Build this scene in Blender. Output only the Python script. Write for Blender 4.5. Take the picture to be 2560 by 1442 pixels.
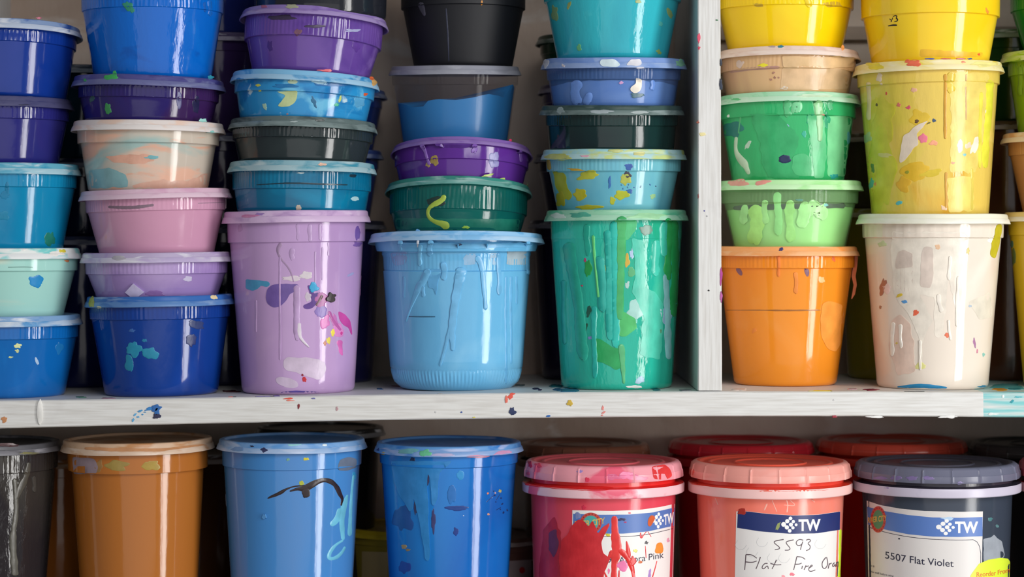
import bpy, math, random
from mathutils import Vector, Matrix, noise
S = bpy.context.scene
for o in list(bpy.data.objects): bpy.data.objects.remove(o)
C = S.collection
PI = math.pi
# ---------------------------------------------------------------- camera, light, exposure
PX = 0.00032            # metres per photo pixel on the front face of the shelves
FPX = 5800.0            # focal length in photo pixels
D = FPX * PX            # distance from the camera to the shelf front
EYE = 1.40              # eye height above the floor
HY = 610.0              # photo row of the horizon
cam = bpy.data.cameras.new('camera'); cam_o = bpy.data.objects.new('camera', cam); C.objects.link(cam_o)
cam_o.location = (0, -D, EYE); cam_o.rotation_euler = (PI/2, 0, 0)
cam.sensor_fit = 'HORIZONTAL'; cam.sensor_width = 36; cam.lens = 36*FPX/2560
cam.shift_y = -(721-HY)/2560
cam.clip_start = .05
cam.dof.use_dof = True; cam.dof.focus_distance = D+0.015; cam.dof.aperture_fstop = 5.0
S.camera = cam_o
W = bpy.data.worlds.new('world'); S.world = W; W.use_nodes = True
W.node_tree.nodes['Background'].inputs[0].default_value = (.93, .96, 1, 1)
W.node_tree.nodes['Background'].inputs[1].default_value = .2
def area(name, loc, aim, sx, sy, power, col=(1, 1, 1)):
    l = bpy.data.lights.new(name, 'AREA'); l.shape = 'RECTANGLE'; l.size = sx; l.size_y = sy; l.energy = power; l.color = col
    o = bpy.data.objects.new(name, l); C.objects.link(o); o.location = loc
    d = Vector(aim)-Vector(loc); o.rotation_euler = d.to_track_quat('-Z', 'Y').to_euler(); return o
area('window_light', (1.56, -1.14, EYE-.05), (.05, 0, EYE-.1), .34, 1.7, 23, (1, .985, .96))
area('window_light', (1.41, -1.33, EYE-.05), (.05, 0, EYE-.1), .03, 1.7, 4.5, (1, .985, .96))
area('skylight', (.75, -2.1, EYE+1.0), (.2, 0, EYE-.2), 1.3, .9, 20, (1, .99, .98))
area('added_fill_light', (.3, -2.9, EYE-.35), (.1, 0, EYE-.2), 3.6, 1.6, 13, (1, .97, .95))  # added fill behind the camera, brightens the backs of the bays
S.view_settings.view_transform = 'Standard'; S.view_settings.look = 'None'
S.view_settings.gamma = 1; S.view_settings.use_curve_mapping = False
S.view_settings.exposure = -0.05

# ---------------------------------------------------------------- helpers
def lin(c):
    if isinstance(c, str): c = tuple(int(c[i:i+2], 16) for i in (0, 2, 4))
    f = lambda v: (v/255/12.92) if v/255 <= .04045 else ((v/255+.055)/1.055)**2.4
    return (f(c[0]), f(c[1]), f(c[2]), 1)
def wx(px, dep): return (px-1280)*PX*(1+dep/D)
def wz(py, dep): return EYE+(HY-py)*PX*(1+dep/D)
MC = {}
def mat(key, col, patches=(), rough=.2, bump=.06, bscale=90, seed=0, alpha=1, spec=.5, coat=0):
    """glossy plastic / paint; patches = (colour, scale, threshold, softness, z_stretch)"""
    k = (key, str(col), str(patches), rough, bump, seed, alpha)
    if k in MC: return MC[k]
    m = bpy.data.materials.new(key); m.use_nodes = True; nt = m.node_tree; N = nt.nodes; L = nt.links
    b = N['Principled BSDF']; b.inputs['Roughness'].default_value = rough; b.inputs['Base Color'].default_value = lin(col)
    b.inputs['Specular IOR Level'].default_value = spec
    if coat: b.inputs['Coat Weight'].default_value = coat; b.inputs['Coat Roughness'].default_value = .05
    tc = N.new('ShaderNodeTexCoord')
    prev = None
    for i, (pc, sc, th, so, st) in enumerate(patches):
        mp = N.new('ShaderNodeMapping'); mp.inputs['Scale'].default_value = (1, 1, st); mp.inputs['Location'].default_value = (seed*1.7+i*3.1, seed*.7, i*5.3+seed)
        L.new(tc.outputs['Object'], mp.inputs['Vector'])
        no = N.new('ShaderNodeTexNoise'); no.inputs['Scale'].default_value = sc; no.inputs['Detail'].default_value = 5; no.inputs['Distortion'].default_value = .6
        L.new(mp.outputs[0], no.inputs['Vector'])
        mr = N.new('ShaderNodeMapRange'); mr.inputs['From Min'].default_value = th; mr.inputs['From Max'].default_value = th+so
        L.new(no.outputs['Fac'], mr.inputs['Value'])
        mx = N.new('ShaderNodeMix'); mx.data_type = 'RGBA'
        if prev: L.new(prev, mx.inputs[6])
        else: mx.inputs[6].default_value = lin(col)
        mx.inputs[7].default_value = lin(pc); L.new(mr.outputs[0], mx.inputs[0]); prev = mx.outputs[2]
    if prev: L.new(prev, b.inputs['Base Color'])
    if bump:
        no = N.new('ShaderNodeTexNoise'); no.inputs['Scale'].default_value = bscale; no.inputs['Detail'].default_value = 4
        mp = N.new('ShaderNodeMapping'); mp.inputs['Scale'].default_value = (1, 1, .35); mp.inputs['Location'].default_value = (seed, 0, seed)
        L.new(tc.outputs['Object'], mp.inputs['Vector']); L.new(mp.outputs[0], no.inputs['Vector'])
        bp = N.new('ShaderNodeBump'); bp.inputs['Strength'].default_value = bump; bp.inputs['Distance'].default_value = .004
        L.new(no.outputs['Fac'], bp.inputs['Height']); L.new(bp.outputs[0], b.inputs['Normal'])
    if alpha < 1:
        tr = N.new('ShaderNodeBsdfTransparent'); ms = N.new('ShaderNodeMixShader'); ms.inputs[0].default_value = alpha
        L.new(tr.outputs[0], ms.inputs[1]); L.new(b.outputs[0], ms.inputs[2]); L.new(ms.outputs[0], N['Material Output'].inputs['Surface'])
    MC[k] = m; return m
def mkobj(name, V, F, mats, parent=None, idx=None, smooth=True, sharp=35):
    me = bpy.data.meshes.new(name); me.from_pydata(V, [], F); me.update()
    for m in (mats if isinstance(mats, (list, tuple)) else [mats]): me.materials.append(m)
    if idx: me.polygons.foreach_set('material_index', idx)
    if smooth: me.shade_smooth(); me.set_sharp_from_angle(angle=math.radians(sharp))
    o = bpy.data.objects.new(name, me); C.objects.link(o)
    if parent: o.parent = parent
    return o
def lathe(prof, seg, rfun=None, mi=None):
    """prof: list of (r, z) ordered so that faces look outward when walking down; rfun(i, th, r) edits radii"""
    V = []; F = []; I = []
    rings = []
    for i, (r, z) in enumerate(prof):
        if r < 1e-6: rings.append([len(V)]); V.append((0, 0, z)); continue
        ring = []
        for k in range(seg):
            th = 2*PI*k/seg; rr = rfun(i, th, r) if rfun else r
            ring.append(len(V)); V.append((rr*math.sin(th), -rr*math.cos(th), z))
        rings.append(ring)
    for i in range(len(rings)-1):
        a, b = rings[i], rings[i+1]; m = mi[i] if mi else 0
        for k in range(seg):
            k2 = (k+1) % seg
            if len(a) == 1: F.append((a[0], b[k], b[k2]))
            elif len(b) == 1: F.append((a[k2], a[k], b[0]))
            else: F.append((a[k2], a[k], b[k], b[k2]))
            I.append(m)
    return V, F, I

class Tub: pass
SH = None
def interp(tab, x):
    if x <= tab[0][0]: return tab[0][1]
    for (x0, y0), (x1, y1) in zip(tab, tab[1:]):
        if x <= x1: return y0+(y1-y0)*(x-x0)/(x1-x0)
    return tab[-1][1]
TOPY = [(-200, 1004), (0, 1001), (320, 997.5), (640, 992), (960, 986.5), (1280, 982), (1540, 979.5), (1800, 978), (2160, 978.5), (2560, 981), (2800, 983)]
BOTY = [(-200, 1076), (0, 1071), (320, 1063), (640, 1056), (960, 1050), (1280, 1045.5), (1540, 1042.5), (1800, 1040.5), (2160, 1040.5), (2560, 1043), (2800, 1045)]
def ztop(X): return wz(interp(TOPY, 1280+X/PX), 0)
def zbot(X): return wz(interp(BOTY, 1280+X/PX), 0)
LOWZ = wz(1562, 0)

GROUP = 'plastic paint tubs stacked on the shelves'
LW = 'F2F2F2'
RECESS = .0024
def mixhex(a, b, f): return ''.join('%02X' % round(int(a[i:i+2], 16)*(1-f)+int(b[i:i+2], 16)*f) for i in (0, 2, 4))
def lidmat(tint, paint, seed, amt=.52, white='DDE0E6'):
    return mat('lid_plastic', tint, ((paint, 38, amt, .12, 2.5), (white, 30, .56, .15, 5)), rough=.3, bump=.05, seed=seed)

def tub(cx, w, yt, ylb, ycb, wc, wb, wbase, dep, base, col, label, patches=(), lid=('B8C4D0', None), roll=0, pitch=0, lp=0,
        rough=.1, bump=.035, clear=None, seed=0, ribs=True, seg=360, flange=False, lowrib=False, ribn=100, cat='tub', fill=None, step=True, name='deli_tub'):
    """a deli style plastic tub; widths and rows are photo pixels, dep = distance of its axis behind the shelf front"""
    t = Tub(); k = 1+dep/D
    R = w/2*PX*k; Rc = wc/2*PX*k; Rb = wb/2*PX*k; R0 = wbase/2*PX*k
    X = wx(cx, dep); fd = dep-R
    P = math.radians(pitch); LP = math.radians(lp)
    zt = wz(yt, fd)-R*math.sin(P+LP)
    zb = base if base is not None else ztop(X)
    H = zt-zb; hl = (ylb-yt)*PX; zc = H-(ycb-yt)*PX
    e = bpy.data.objects.new(name, None); e.empty_display_size = .03; C.objects.link(e)
    e.location = (X, dep, zb); e.rotation_euler = (-P, math.radians(roll), 0)
    e['label'] = label; e['category'] = cat; e['group'] = GROUP
    t.e = e; t.M = Matrix.Translation((X, dep, zb)) @ e.rotation_euler.to_matrix().to_4x4(); t.inv = t.M.inverted()
    t.H = H; t.R = R; t.hl = hl; t.zt = zt; t.dep = dep
    fil = .0045
    top = H-.0022
    hc = max(top-zc, .004)
    pr = [(Rc-.002, top-.001), (Rc, top)]
    ribz = []
    n = len(pr)
    if ribs:
        z1 = H-hl-.0005; z2 = zc+.0009
        pr += [(Rc, z1+.0005), (Rc, z1), (Rc-.0001, (z1+z2)/2), (Rc-.0003, z2), (Rc-.0003, zc+.0003)]
        ribz = [n+1, n+2, n+3]
    else: pr += [(Rc, H-hl), (Rc-.0003, zc+.0003)]
    pr += [(Rc-.0006, zc)]
    pr += [(Rb, zc-.0003)] if step else []
    if flange:   # big tub: wide plain collar above a ribbed one
        pr = [(Rc+.006, top), (Rc+.0058, H-hl-.001), (Rc+.0045, H-hl-.0058), (Rc+.0005, H-hl-.0066), (Rc, H-hl-.0072), (Rc, H-hl-.0085), (Rc-.001, (H-hl+zc)/2), (Rc-.0016, zc+.0012), (Rc-.0016, zc+.0004), (Rc-.002, zc), (Rb, zc-.0006)]
        ribz = [5, 6, 7]
    nb = 10
    zl = .018 if lowrib else fil
    Rl = R0+.006 if lowrib else R0
    for i in range(1, nb+1):
        f = i/nb; pr.append((Rb+(Rl-Rb)*f, zc+(zl-zc)*f))
    lowidx = []
    if lowrib:
        pr.append((Rl-.0008, zl-.001)); 
        for f in (.1, .35, .6, .85):
            lowidx.append(len(pr)); pr.append((Rl-.0008-(.004)*f**1.5, zl-.001-(zl-.0045)*f))
        pr.append((R0-.001, .0025))
        Rq = R0-.001; pr += [(Rq-.002, .0008), (Rq-.004, 0)]
    else:
        for a in (25, 50, 75): pr.append((R0-fil*(1-math.cos(math.radians(a)))*.8, fil*(1-math.sin(math.radians(a)))))
        pr.append((R0-fil*.9, 0)); pr.append((R0-fil*1.3, 0.0001))
    pr += [(R0-.009, .0006), (0, .0006)]
    outer = [p for p in pr]
    nlow = 110
    def rf(i, th, r):
        if i in ribz:
            v = math.cos(ribn*th); return r+(.00016 if v > 0 else -.00016)*.7*min(1, abs(v)*2.5)
        if i in lowidx:
            v = math.cos(nlow*th); return r+.0003*v
        return r
    V, F, I = lathe(pr, seg, rf if ribs or lowrib else None)
    if clear: bm_ = mat('clear_plastic', clear[0], (), rough=.1, bump=.03, seed=seed, alpha=clear[1])
    else: bm_ = mat('paint_filled_plastic', col, patches, rough=rough, bump=bump, seed=seed)
    body = mkobj('body', V, F, bm_, e); t.body = body
    # outline for painting things onto the wall
    t.prof = sorted([(z, r) for r, z in outer], key=lambda q: q[0])
    if fill:
        # paint inside a see-through wall; fill = [(px, py)...] height of the paint line
        pts = sorted((t_hit(t, x, y)) for x, y in fill)
        pin = []; sg = 180
        Vp = []; Fp = []
        def zl_(th):
            th = (th+PI) % (2*PI)-PI
            return interp([(-PI, pts[0][1])]+pts+[(PI, pts[0][1])], th)+.0006*noise.noise(Vector((math.sin(th)*5, math.cos(th)*5, seed)))
        nr = 12
        for i in range(nr+1):
            for j in range(sg):
                th = -PI+2*PI*j/sg; z = .0015+(zl_(th)-.0015)*i/nr; r = t_R(t, z, False)-.0012
                Vp.append((r*math.sin(th), -r*math.cos(th), z))
        for i in range(nr):
            for j in range(sg):
                j2 = (j+1) % sg; Fp.append((i*sg+j, i*sg+j2, (i+1)*sg+j2, (i+1)*sg+j))
        zc_ = sum(p[1] for p in pts)/len(pts); ci = len(Vp); Vp.append((0, 0, zc_)); cb = len(Vp); Vp.append((0, 0, .0015))
        for j in range(sg):
            j2 = (j+1) % sg; Fp.append((nr*sg+j, nr*sg+j2, ci)); Fp.append((j2, j, cb))
        po = mkobj('paint', Vp, Fp, mat('wet_paint', col, patches, rough=.35, bump=bump, seed=seed), e)
    # lid
    lz = 0
    zr = -RECESS
    lpz = [(0, zr), (R-.0085, zr), (R-.0075, zr+.0003), (R-.0068, -.0003), (R-.006, 0), (R-.0042, 0), (R-.003, -.0004), (R-.0024, -.0014), (R-.0021, -hl*.42), (R-.0017, -hl*.5), (R-.0012, -hl*.56), (R-.0003, -hl*.86), (R, -hl+.0003), (R-.0004, -hl), (R-.0012, -hl+.0002), (R-.0026, -hl*.5), (R-.0036, -.0018), (R-.0085, zr-.0008), (0, zr-.0008)]
    mi = [1, 1]+[0]*7+[2]*4+[0]*5
    V, F, I = lathe(lpz, 160, None, mi)
    # a slightly warped skirt
    V = [Vector(v)+Vector((0, 0, H+.0004*noise.noise(Vector((v[0]*25, v[1]*25, seed*3.7))))) if math.hypot(v[0], v[1]) > R-.008 else Vector(v)+Vector((0, 0, H)) for v in V]
    if lp: 
        Rm = Matrix.Translation((0, 0, H)) @ Matrix.Rotation(-LP, 4, 'X') @ Matrix.Translation((0, 0, -H)); V = [Rm @ v for v in V]
    lc, lpnt = lid[0], lid[1] or col
    lw = lid[2] if len(lid) > 2 else 'E6E8EC'
    li = mkobj('lid', [tuple(v) for v in V], F, [lidmat(lc, lpnt, seed, white=lw), mat('lid_panel', lc, ((lpnt, 30, .4, .2, 1),), rough=.35, seed=seed), lidmat(mixhex(lc, lw, .5), mixhex(lpnt, lw, .25), seed+1, white=lw)], e, I)
    t.lid = li
    t.lprof = sorted([(H+z, r) for r, z in lpz[5:13]], key=lambda q: q[0])
    t.top = zt-RECESS-.0001
    return t

def t_R(t, z, lid=True):
    if lid and z > t.H-t.hl: return interp(t.lprof, z)
    return interp(t.prof, z)
CAMP = Vector((0, -D, EYE))
def t_hit(t, px, py):
    """angle and height on the tub wall for a photo position"""
    d = Vector(((px-1280)*PX, D, (HY-py)*PX))
    o = t.inv @ CAMP; d = t.inv.to_3x3() @ d
    z = t.H*.5
    for _ in range(12):
        r = t_R(t, z); a = d.x**2+d.y**2; b = o.x*d.x+o.y*d.y; c = o.x**2+o.y**2-r*r
        q = b*b-a*c
        tt = (-b-math.sqrt(q))/a if q > 0 else -b/a
        z = z*.3+.7*(o.z+tt*d.z)
    p = o+tt*d
    return math.atan2(p.x, -p.y), z
def t_pos(t, th, z, h):
    r = t_R(t, z)+h
    return (r*math.sin(th), -r*math.cos(th), z)
rnd = random.Random(4)
def pm(col, rough=.25, bump=.05):
    m = mat('dried_paint', col, (), rough=rough, bump=bump, bscale=260)
    if m.get('worn'): return m
    m['worn'] = 1; nt = m.node_tree; N = nt.nodes; L = nt.links; b = N['Principled BSDF']
    tc = N.new('ShaderNodeTexCoord')
    n2 = N.new('ShaderNodeTexNoise'); n2.inputs['Scale'].default_value = 90; n2.inputs['Detail'].default_value = 4; L.new(tc.outputs['Object'], n2.inputs['Vector'])
    c = lin(col); cr = N.new('ShaderNodeValToRGB'); cr.color_ramp.elements[0].position = .3; cr.color_ramp.elements[1].position = .7
    cr.color_ramp.elements[0].color = tuple(v*.86 for v in c[:3])+(1,); cr.color_ramp.elements[1].color = tuple(min(1, v*1.08+.01) for v in c[:3])+(1,)
    L.new(n2.outputs['Fac'], cr.inputs[0]); L.new(cr.outputs[0], b.inputs['Base Color'])
    return m
def blob(t, x, y, rx, ry, col, th=.0002, rot=0, irr=.28, sd=None, name='paint_splat', rough=.28):
    sd = rnd.random()*99 if sd is None else sd
    n = 40; V = []; F = []
    c, s = math.cos(math.radians(rot)), math.sin(math.radians(rot))
    rr = [1+irr*2.0*noise.noise(Vector((math.cos(2*PI*k/n)*1.3, math.sin(2*PI*k/n)*1.3, sd)))+irr*.55*noise.noise(Vector((math.cos(2*PI*k/n)*3, math.sin(2*PI*k/n)*3, sd+9))) for k in range(n)]
    a, z = t_hit(t, x, y); V.append(t_pos(t, a, z, th))
    for f, h in ((.33, 1), (.62, 1), (.88, 1), (.97, .7), (1, .12)):
        for k in range(n):
            u = rx*rr[k]*f*math.cos(2*PI*k/n); v = ry*rr[k]*f*math.sin(2*PI*k/n)
            a, z = t_hit(t, x+u*c-v*s, y-u*s-v*c); V.append(t_pos(t, a, max(z, .0005), th*h))
    for k in range(n):
        k2 = (k+1) % n; F.append((0, 1+k, 1+k2))
        for i in range(4): F.append((1+i*n+k, 1+(i+1)*n+k, 1+(i+1)*n+k2, 1+i*n+k2))
    return mkobj(name, V, F, pm(col, rough), t.e)
def strip(t, pts, col, th=.0005, name='paint_drip', lift=0, m=None, VF=None):
    """pts = (px, py, half width) along a run of paint"""
    P = []
    big = max(p[2] for p in pts) > 1.8
    if len(pts) > 2:
        for _ in range(2):
            q = [pts[0]]
            for a, b in zip(pts, pts[1:]): q += [tuple(a[i]*.75+b[i]*.25 for i in range(3)), tuple(a[i]*.25+b[i]*.75 for i in range(3))]
            pts = q+[pts[-1]]
    for (x0, y0, w0), (x1, y1, w1) in zip(pts, pts[1:]):
        n = max(1, int(math.hypot(x1-x0, y1-y0)/(3 if big else 4)))
        for i in range(n): f = i/n; P.append((x0+(x1-x0)*f, y0+(y1-y0)*f, w0+(w1-w0)*f))
    P.append(pts[-1])
    if big:   # rounded ends and a slightly uneven width
        cum = [0]
        for a, b in zip(P, P[1:]): cum.append(cum[-1]+math.hypot(b[0]-a[0], b[1]-a[1]))
        Q = []
        for (x, y, w), c in zip(P, cum):
            d_ = min(c, cum[-1]-c); f = min(1, d_/max(w, 1)); w2 = w*(1+.28*noise.noise(Vector((x*.05, y*.06, 3))))*math.sqrt(max(.02, 1-(1-f)**2)); Q.append((x, y, w2))
        P = Q
    V = []; F = []
    for i, (x, y, w) in enumerate(P):
        a = P[max(0, i-1)]; b = P[min(len(P)-1, i+1)]; dx, dy = b[0]-a[0], b[1]-a[1]; l = math.hypot(dx, dy) or 1
        nx, ny = -dy/l, dx/l; end = (i == 0 or i == len(P)-1)
        for q, h in ((-1, .05), (-.8, .7), (0, 1), (.8, .7), (1, .05)):
            th_, z = t_hit(t, x+nx*w*q, y+ny*w*q); V.append(t_pos(t, th_, z, lift+th*h*(.3 if end else 1)))
    for i in range(len(P)-1):
        for q in range(4): F.append((i*5+q, i*5+q+1, (i+1)*5+q+1, (i+1)*5+q))
    if VF is not None: return V, F
    return mkobj(name, V, F, m or pm(col), t.e)
def drip(t, x, y0, y1, w, col, th=.0007, lean=0, bead=1.25):
    n = 6; pts = []
    for i in range(n+1):
        f = i/n; pts.append((x+lean*f+w*.25*math.sin(f*7+x), y0+(y1-y0)*f, w*(1.25-.45*f if i < n-1 else (1.0*bead if i == n-1 else .35))))
    pts.insert(-1, (x+lean, y1-w*.2, w*.9))
    return strip(t, pts, col, th)
def specks(t, x0, y0, x1, y1, n, cols, r=(2, 5)):
    for _ in range(n):
        q = rnd.uniform(*r); blob(t, rnd.uniform(x0, x1), rnd.uniform(y0, y1), q*rnd.uniform(.7, 1.4), q, rnd.choice(cols), .0003, rnd.uniform(0, 180), .35)

# ---------------------------------------------------------------- room and shelving
def wallmat(key, c1, c2, rough=.6):
    return mat(key, c1, ((c2, 9, .5, .2, 1),), rough=rough, bump=.2, bscale=120)
def box(x0, x1, y0, y1, z0, z1):
    V = [(x, y, z) for x in (x0, x1) for y in (y0, y1) for z in (z0, z1)]
    F = [(0, 1, 3, 2), (4, 6, 7, 5), (0, 4, 5, 1), (2, 3, 7, 6), (0, 2, 6, 4), (1, 5, 7, 3)]
    return V, F
V, F = box(-2.6, 2.6, -3.2, .45, -.02, 0)
o = mkobj('floor', V, F, wallmat('concrete_floor', 'B4AEA6', 'A29C94'), smooth=False); o['kind'] = 'structure'
V, F = box(-2.6, 2.6, .40, .45, 0, 2.6)
o = mkobj('wall_back', V, F, wallmat('wall_paint', 'B8B2A8', 'AAA49A'), smooth=False); o['kind'] = 'structure'

def white_paint():
    m = bpy.data.materials.new('brushed_white_paint'); m.use_nodes = True; nt = m.node_tree; N = nt.nodes; L = nt.links
    b = N['Principled BSDF']; b.inputs['Roughness'].default_value = .48
    tc = N.new('ShaderNodeTexCoord')
    mp = N.new('ShaderNodeMapping'); mp.inputs['Scale'].default_value = (3, 60, 60); L.new(tc.outputs['Object'], mp.inputs[0])
    n1 = N.new('ShaderNodeTexNoise'); n1.inputs['Scale'].default_value = 9; n1.inputs['Detail'].default_value = 6; L.new(mp.outputs[0], n1.inputs['Vector'])
    cr = N.new('ShaderNodeValToRGB'); cr.color_ramp.elements[0].color = lin('CCCAC6'); cr.color_ramp.elements[1].color = lin('DEDEDC')
    cr.color_ramp.elements[0].position = .3; cr.color_ramp.elements[1].position = .6; L.new(n1.outputs['Fac'], cr.inputs[0])
    # stains
    n2 = N.new('ShaderNodeTexNoise'); n2.inputs['Scale'].default_value = 26; n2.inputs['Detail'].default_value = 5; L.new(tc.outputs['Object'], n2.inputs['Vector'])
    r2 = N.new('ShaderNodeMapRange'); r2.inputs['From Min'].default_value = .6; r2.inputs['From Max'].default_value = .78; r2.inputs['To Max'].default_value = .35; L.new(n2.outputs['Fac'], r2.inputs['Value'])
    m1 = N.new('ShaderNodeMix'); m1.data_type = 'RGBA'; L.new(cr.outputs[0], m1.inputs[6]); m1.inputs[7].default_value = lin('A9A4A6'); L.new(r2.outputs[0], m1.inputs[0])
    # turquoise coat brushed over the right hand end
    sx = N.new('ShaderNodeSeparateXYZ'); L.new(tc.outputs['Object'], sx.inputs[0])
    n3 = N.new('ShaderNodeTexNoise'); n3.inputs['Scale'].default_value = 60; n3.inputs['Detail'].default_value = 4; L.new(mp.outputs[0], n3.inputs['Vector']); n3.inputs['Scale'].default_value = 4
    ad = N.new('ShaderNodeMath'); ad.operation = 'MULTIPLY_ADD'; ad.inputs[1].default_value = .006; L.new(n2.outputs['Fac'], ad.inputs[0]); L.new(sx.outputs['X'], ad.inputs[2])
    gt = N.new('ShaderNodeMath'); gt.operation = 'GREATER_THAN'; L.new(ad.outputs[0], gt.inputs[0]); gt.inputs[1].default_value = (2458-1280)*PX+.003
    r3 = N.new('ShaderNodeMapRange'); r3.inputs['From Min'].default_value = .63; r3.inputs['From Max'].default_value = .42; L.new(n3.outputs['Fac'], r3.inputs['Value'])
    mu = N.new('ShaderNodeMath'); mu.operation = 'MULTIPLY'; L.new(gt.outputs[0], mu.inputs[0]); L.new(r3.outputs[0], mu.inputs[1])
    m2 = N.new('ShaderNodeMix'); m2.data_type = 'RGBA'; L.new(m1.outputs[2], m2.inputs[6]); m2.inputs[7].default_value = lin('7CC4C6'); L.new(mu.outputs[0], m2.inputs[0])
    L.new(m2.outputs[2], b.inputs['Base Color'])
    bp = N.new('ShaderNodeBump'); bp.inputs['Strength'].default_value = .22; bp.inputs['Distance'].default_value = .0008; L.new(n1.outputs['Fac'], bp.inputs['Height']); L.new(bp.outputs[0], b.inputs['Normal'])
    return m
WP = white_paint()
m_ = WP.copy(); m_.name = 'brushed_white_paint_upright'
for n in m_.node_tree.nodes:
    if n.type == 'MAPPING': n.inputs['Scale'].default_value = (60, 60, 3)
WPV = m_
unit = bpy.data.objects.new('shelving_unit', None); C.objects.link(unit)
unit['label'] = 'white painted wooden shelving unit with paint splatters holding all the tubs'; unit['category'] = 'shelf'
unit.location = (0, 0, 0)
DEPTH = .262
XL, XR = wx(-150, 0), wx(2790, 0)
# shelf board with its slight bow
n = 90; V = []; F = []
for i in range(n+1):
    X = XL+(XR-XL)*i/n; zt_, zb_ = ztop(X), zbot(X); w = .00015*noise.noise(Vector((X*60, 0, 0)))
    for y, z in ((.0012, zb_+w), (.0, zb_+.0009+w), (0, zt_-.0009), (.0012, zt_), (DEPTH, zt_), (DEPTH, zb_)): V.append((X, y, z))
for i in range(n):
    for k in range(6):
        k2 = (k+1) % 6; F.append((i*6+k, (i+1)*6+k, (i+1)*6+k2, i*6+k2))
F.append(tuple(range(6))[::-1]); F.append(tuple(n*6+k for k in range(6)))
board = mkobj('shelf_board', V, F, WP, unit, sharp=25)
V, F = box(XL, XR, 0, DEPTH, LOWZ-.02, LOWZ); mkobj('shelf_board', V, F, WP, unit, smooth=False)
ZR = wz(-330, 0)
V, F = box(XL, XR, 0, DEPTH, ZR, ZR+.02); mkobj('top_board', V, F, WP, unit, smooth=False)
V, F = box(XL, XR, DEPTH, DEPTH+.006, LOWZ-.02, ZR+.02); mkobj('back_panel', V, F, mat('stained_back_board', 'DCCABC', (('C4AC9A', 7, .45, .2, 1), ('E0D6CE', 14, .6, .1, 2)), rough=.55, bump=.3), unit, smooth=False)
for x in (XL-.02, XR):
    V, F = box(x, x+.02, 0, DEPTH+.006, LOWZ-.02, ZR+.02); mkobj('side_panel', V, F, WPV, unit, smooth=False)
dx0, dx1 = wx(1745, 0), wx(1805.5, 0)
zd = ztop((dx0+dx1)/2)+.0006
nz = 60; V = []; F = []
for i in range(nz+1):
    z = zd+(ZR-zd)*i/nz; a = dx0+.0002*noise.noise(Vector((0, 3, z*30)))-(.0006*(z-zd)); b = dx1+.00025*noise.noise(Vector((5, 3, z*40)))-.004*(z-zd)
    for x, y in ((a, .0022), (a+.0008, .0012), (b-.0008, .0012), (b, .0022), (b, DEPTH-.0005), (a, DEPTH-.0005)): V.append((x, y, z))
for i in range(nz):
    for k in range(6):
        k2 = (k+1) % 6; F.append((i*6+k, i*6+k2, (i+1)*6+k2, (i+1)*6+k))
F.append(tuple(range(6))[::-1]); F.append(tuple(nz*6+k for k in range(6)))
divider = mkobj('divider_panel', V, F, WPV, unit, sharp=25)
# back board battens seen as bands behind the right bay
for py in (250, 85):
    z = wz(py, DEPTH); V, F = box(dx1+.002, XR-.002, DEPTH-.01, DEPTH, z-.006, z+.006); mkobj('batten', V, F, mat('stained_back_board', 'A08C7C', (), rough=.5, bump=.3), unit, smooth=False)

def flat_splat(parent, px, py, rx, ry, col, th=.0005, rot=0, irr=.3, plane='front', y0=0.0, name='paint_splat'):
    sd = rnd.random()*99; n = 32; V = []; F = []
    c, s = math.cos(math.radians(rot)), math.sin(math.radians(rot))
    rr = [1+irr*2*noise.noise(Vector((math.cos(2*PI*k/n)*1.4, math.sin(2*PI*k/n)*1.4, sd)))+irr*.7*noise.noise(Vector((math.cos(2*PI*k/n)*4, math.sin(2*PI*k/n)*4, sd))) for k in range(n)]
    def pt(x, y, h):
        if plane == 'front': return (wx(x, 0), y0-h, wz(y, 0))
        tx = interp(TOPY, x); d = max(.002, D*((tx-HY)/max(y-HY, 1)-1)); X = wx(x, d); return (X, d, ztop(X)+h)
    V.append(pt(px, py, th))
    for f, h in ((.6, 1), (.9, .85), (1, -.1)):
        for k in range(n):
            u = rx*rr[k]*f*math.cos(2*PI*k/n); v = ry*rr[k]*f*math.sin(2*PI*k/n); V.append(pt(px+u*c-v*s, py-u*s-v*c, th*h))
    for k in range(n):
        k2 = (k+1) % n; F.append((0, 1+k, 1+k2))
        for i in range(2): F.append((1+i*n+k, 1+(i+1)*n+k, 1+(i+1)*n+k2, 1+i*n+k2))
    return mkobj(name, V, F, pm(col), parent)
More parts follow.
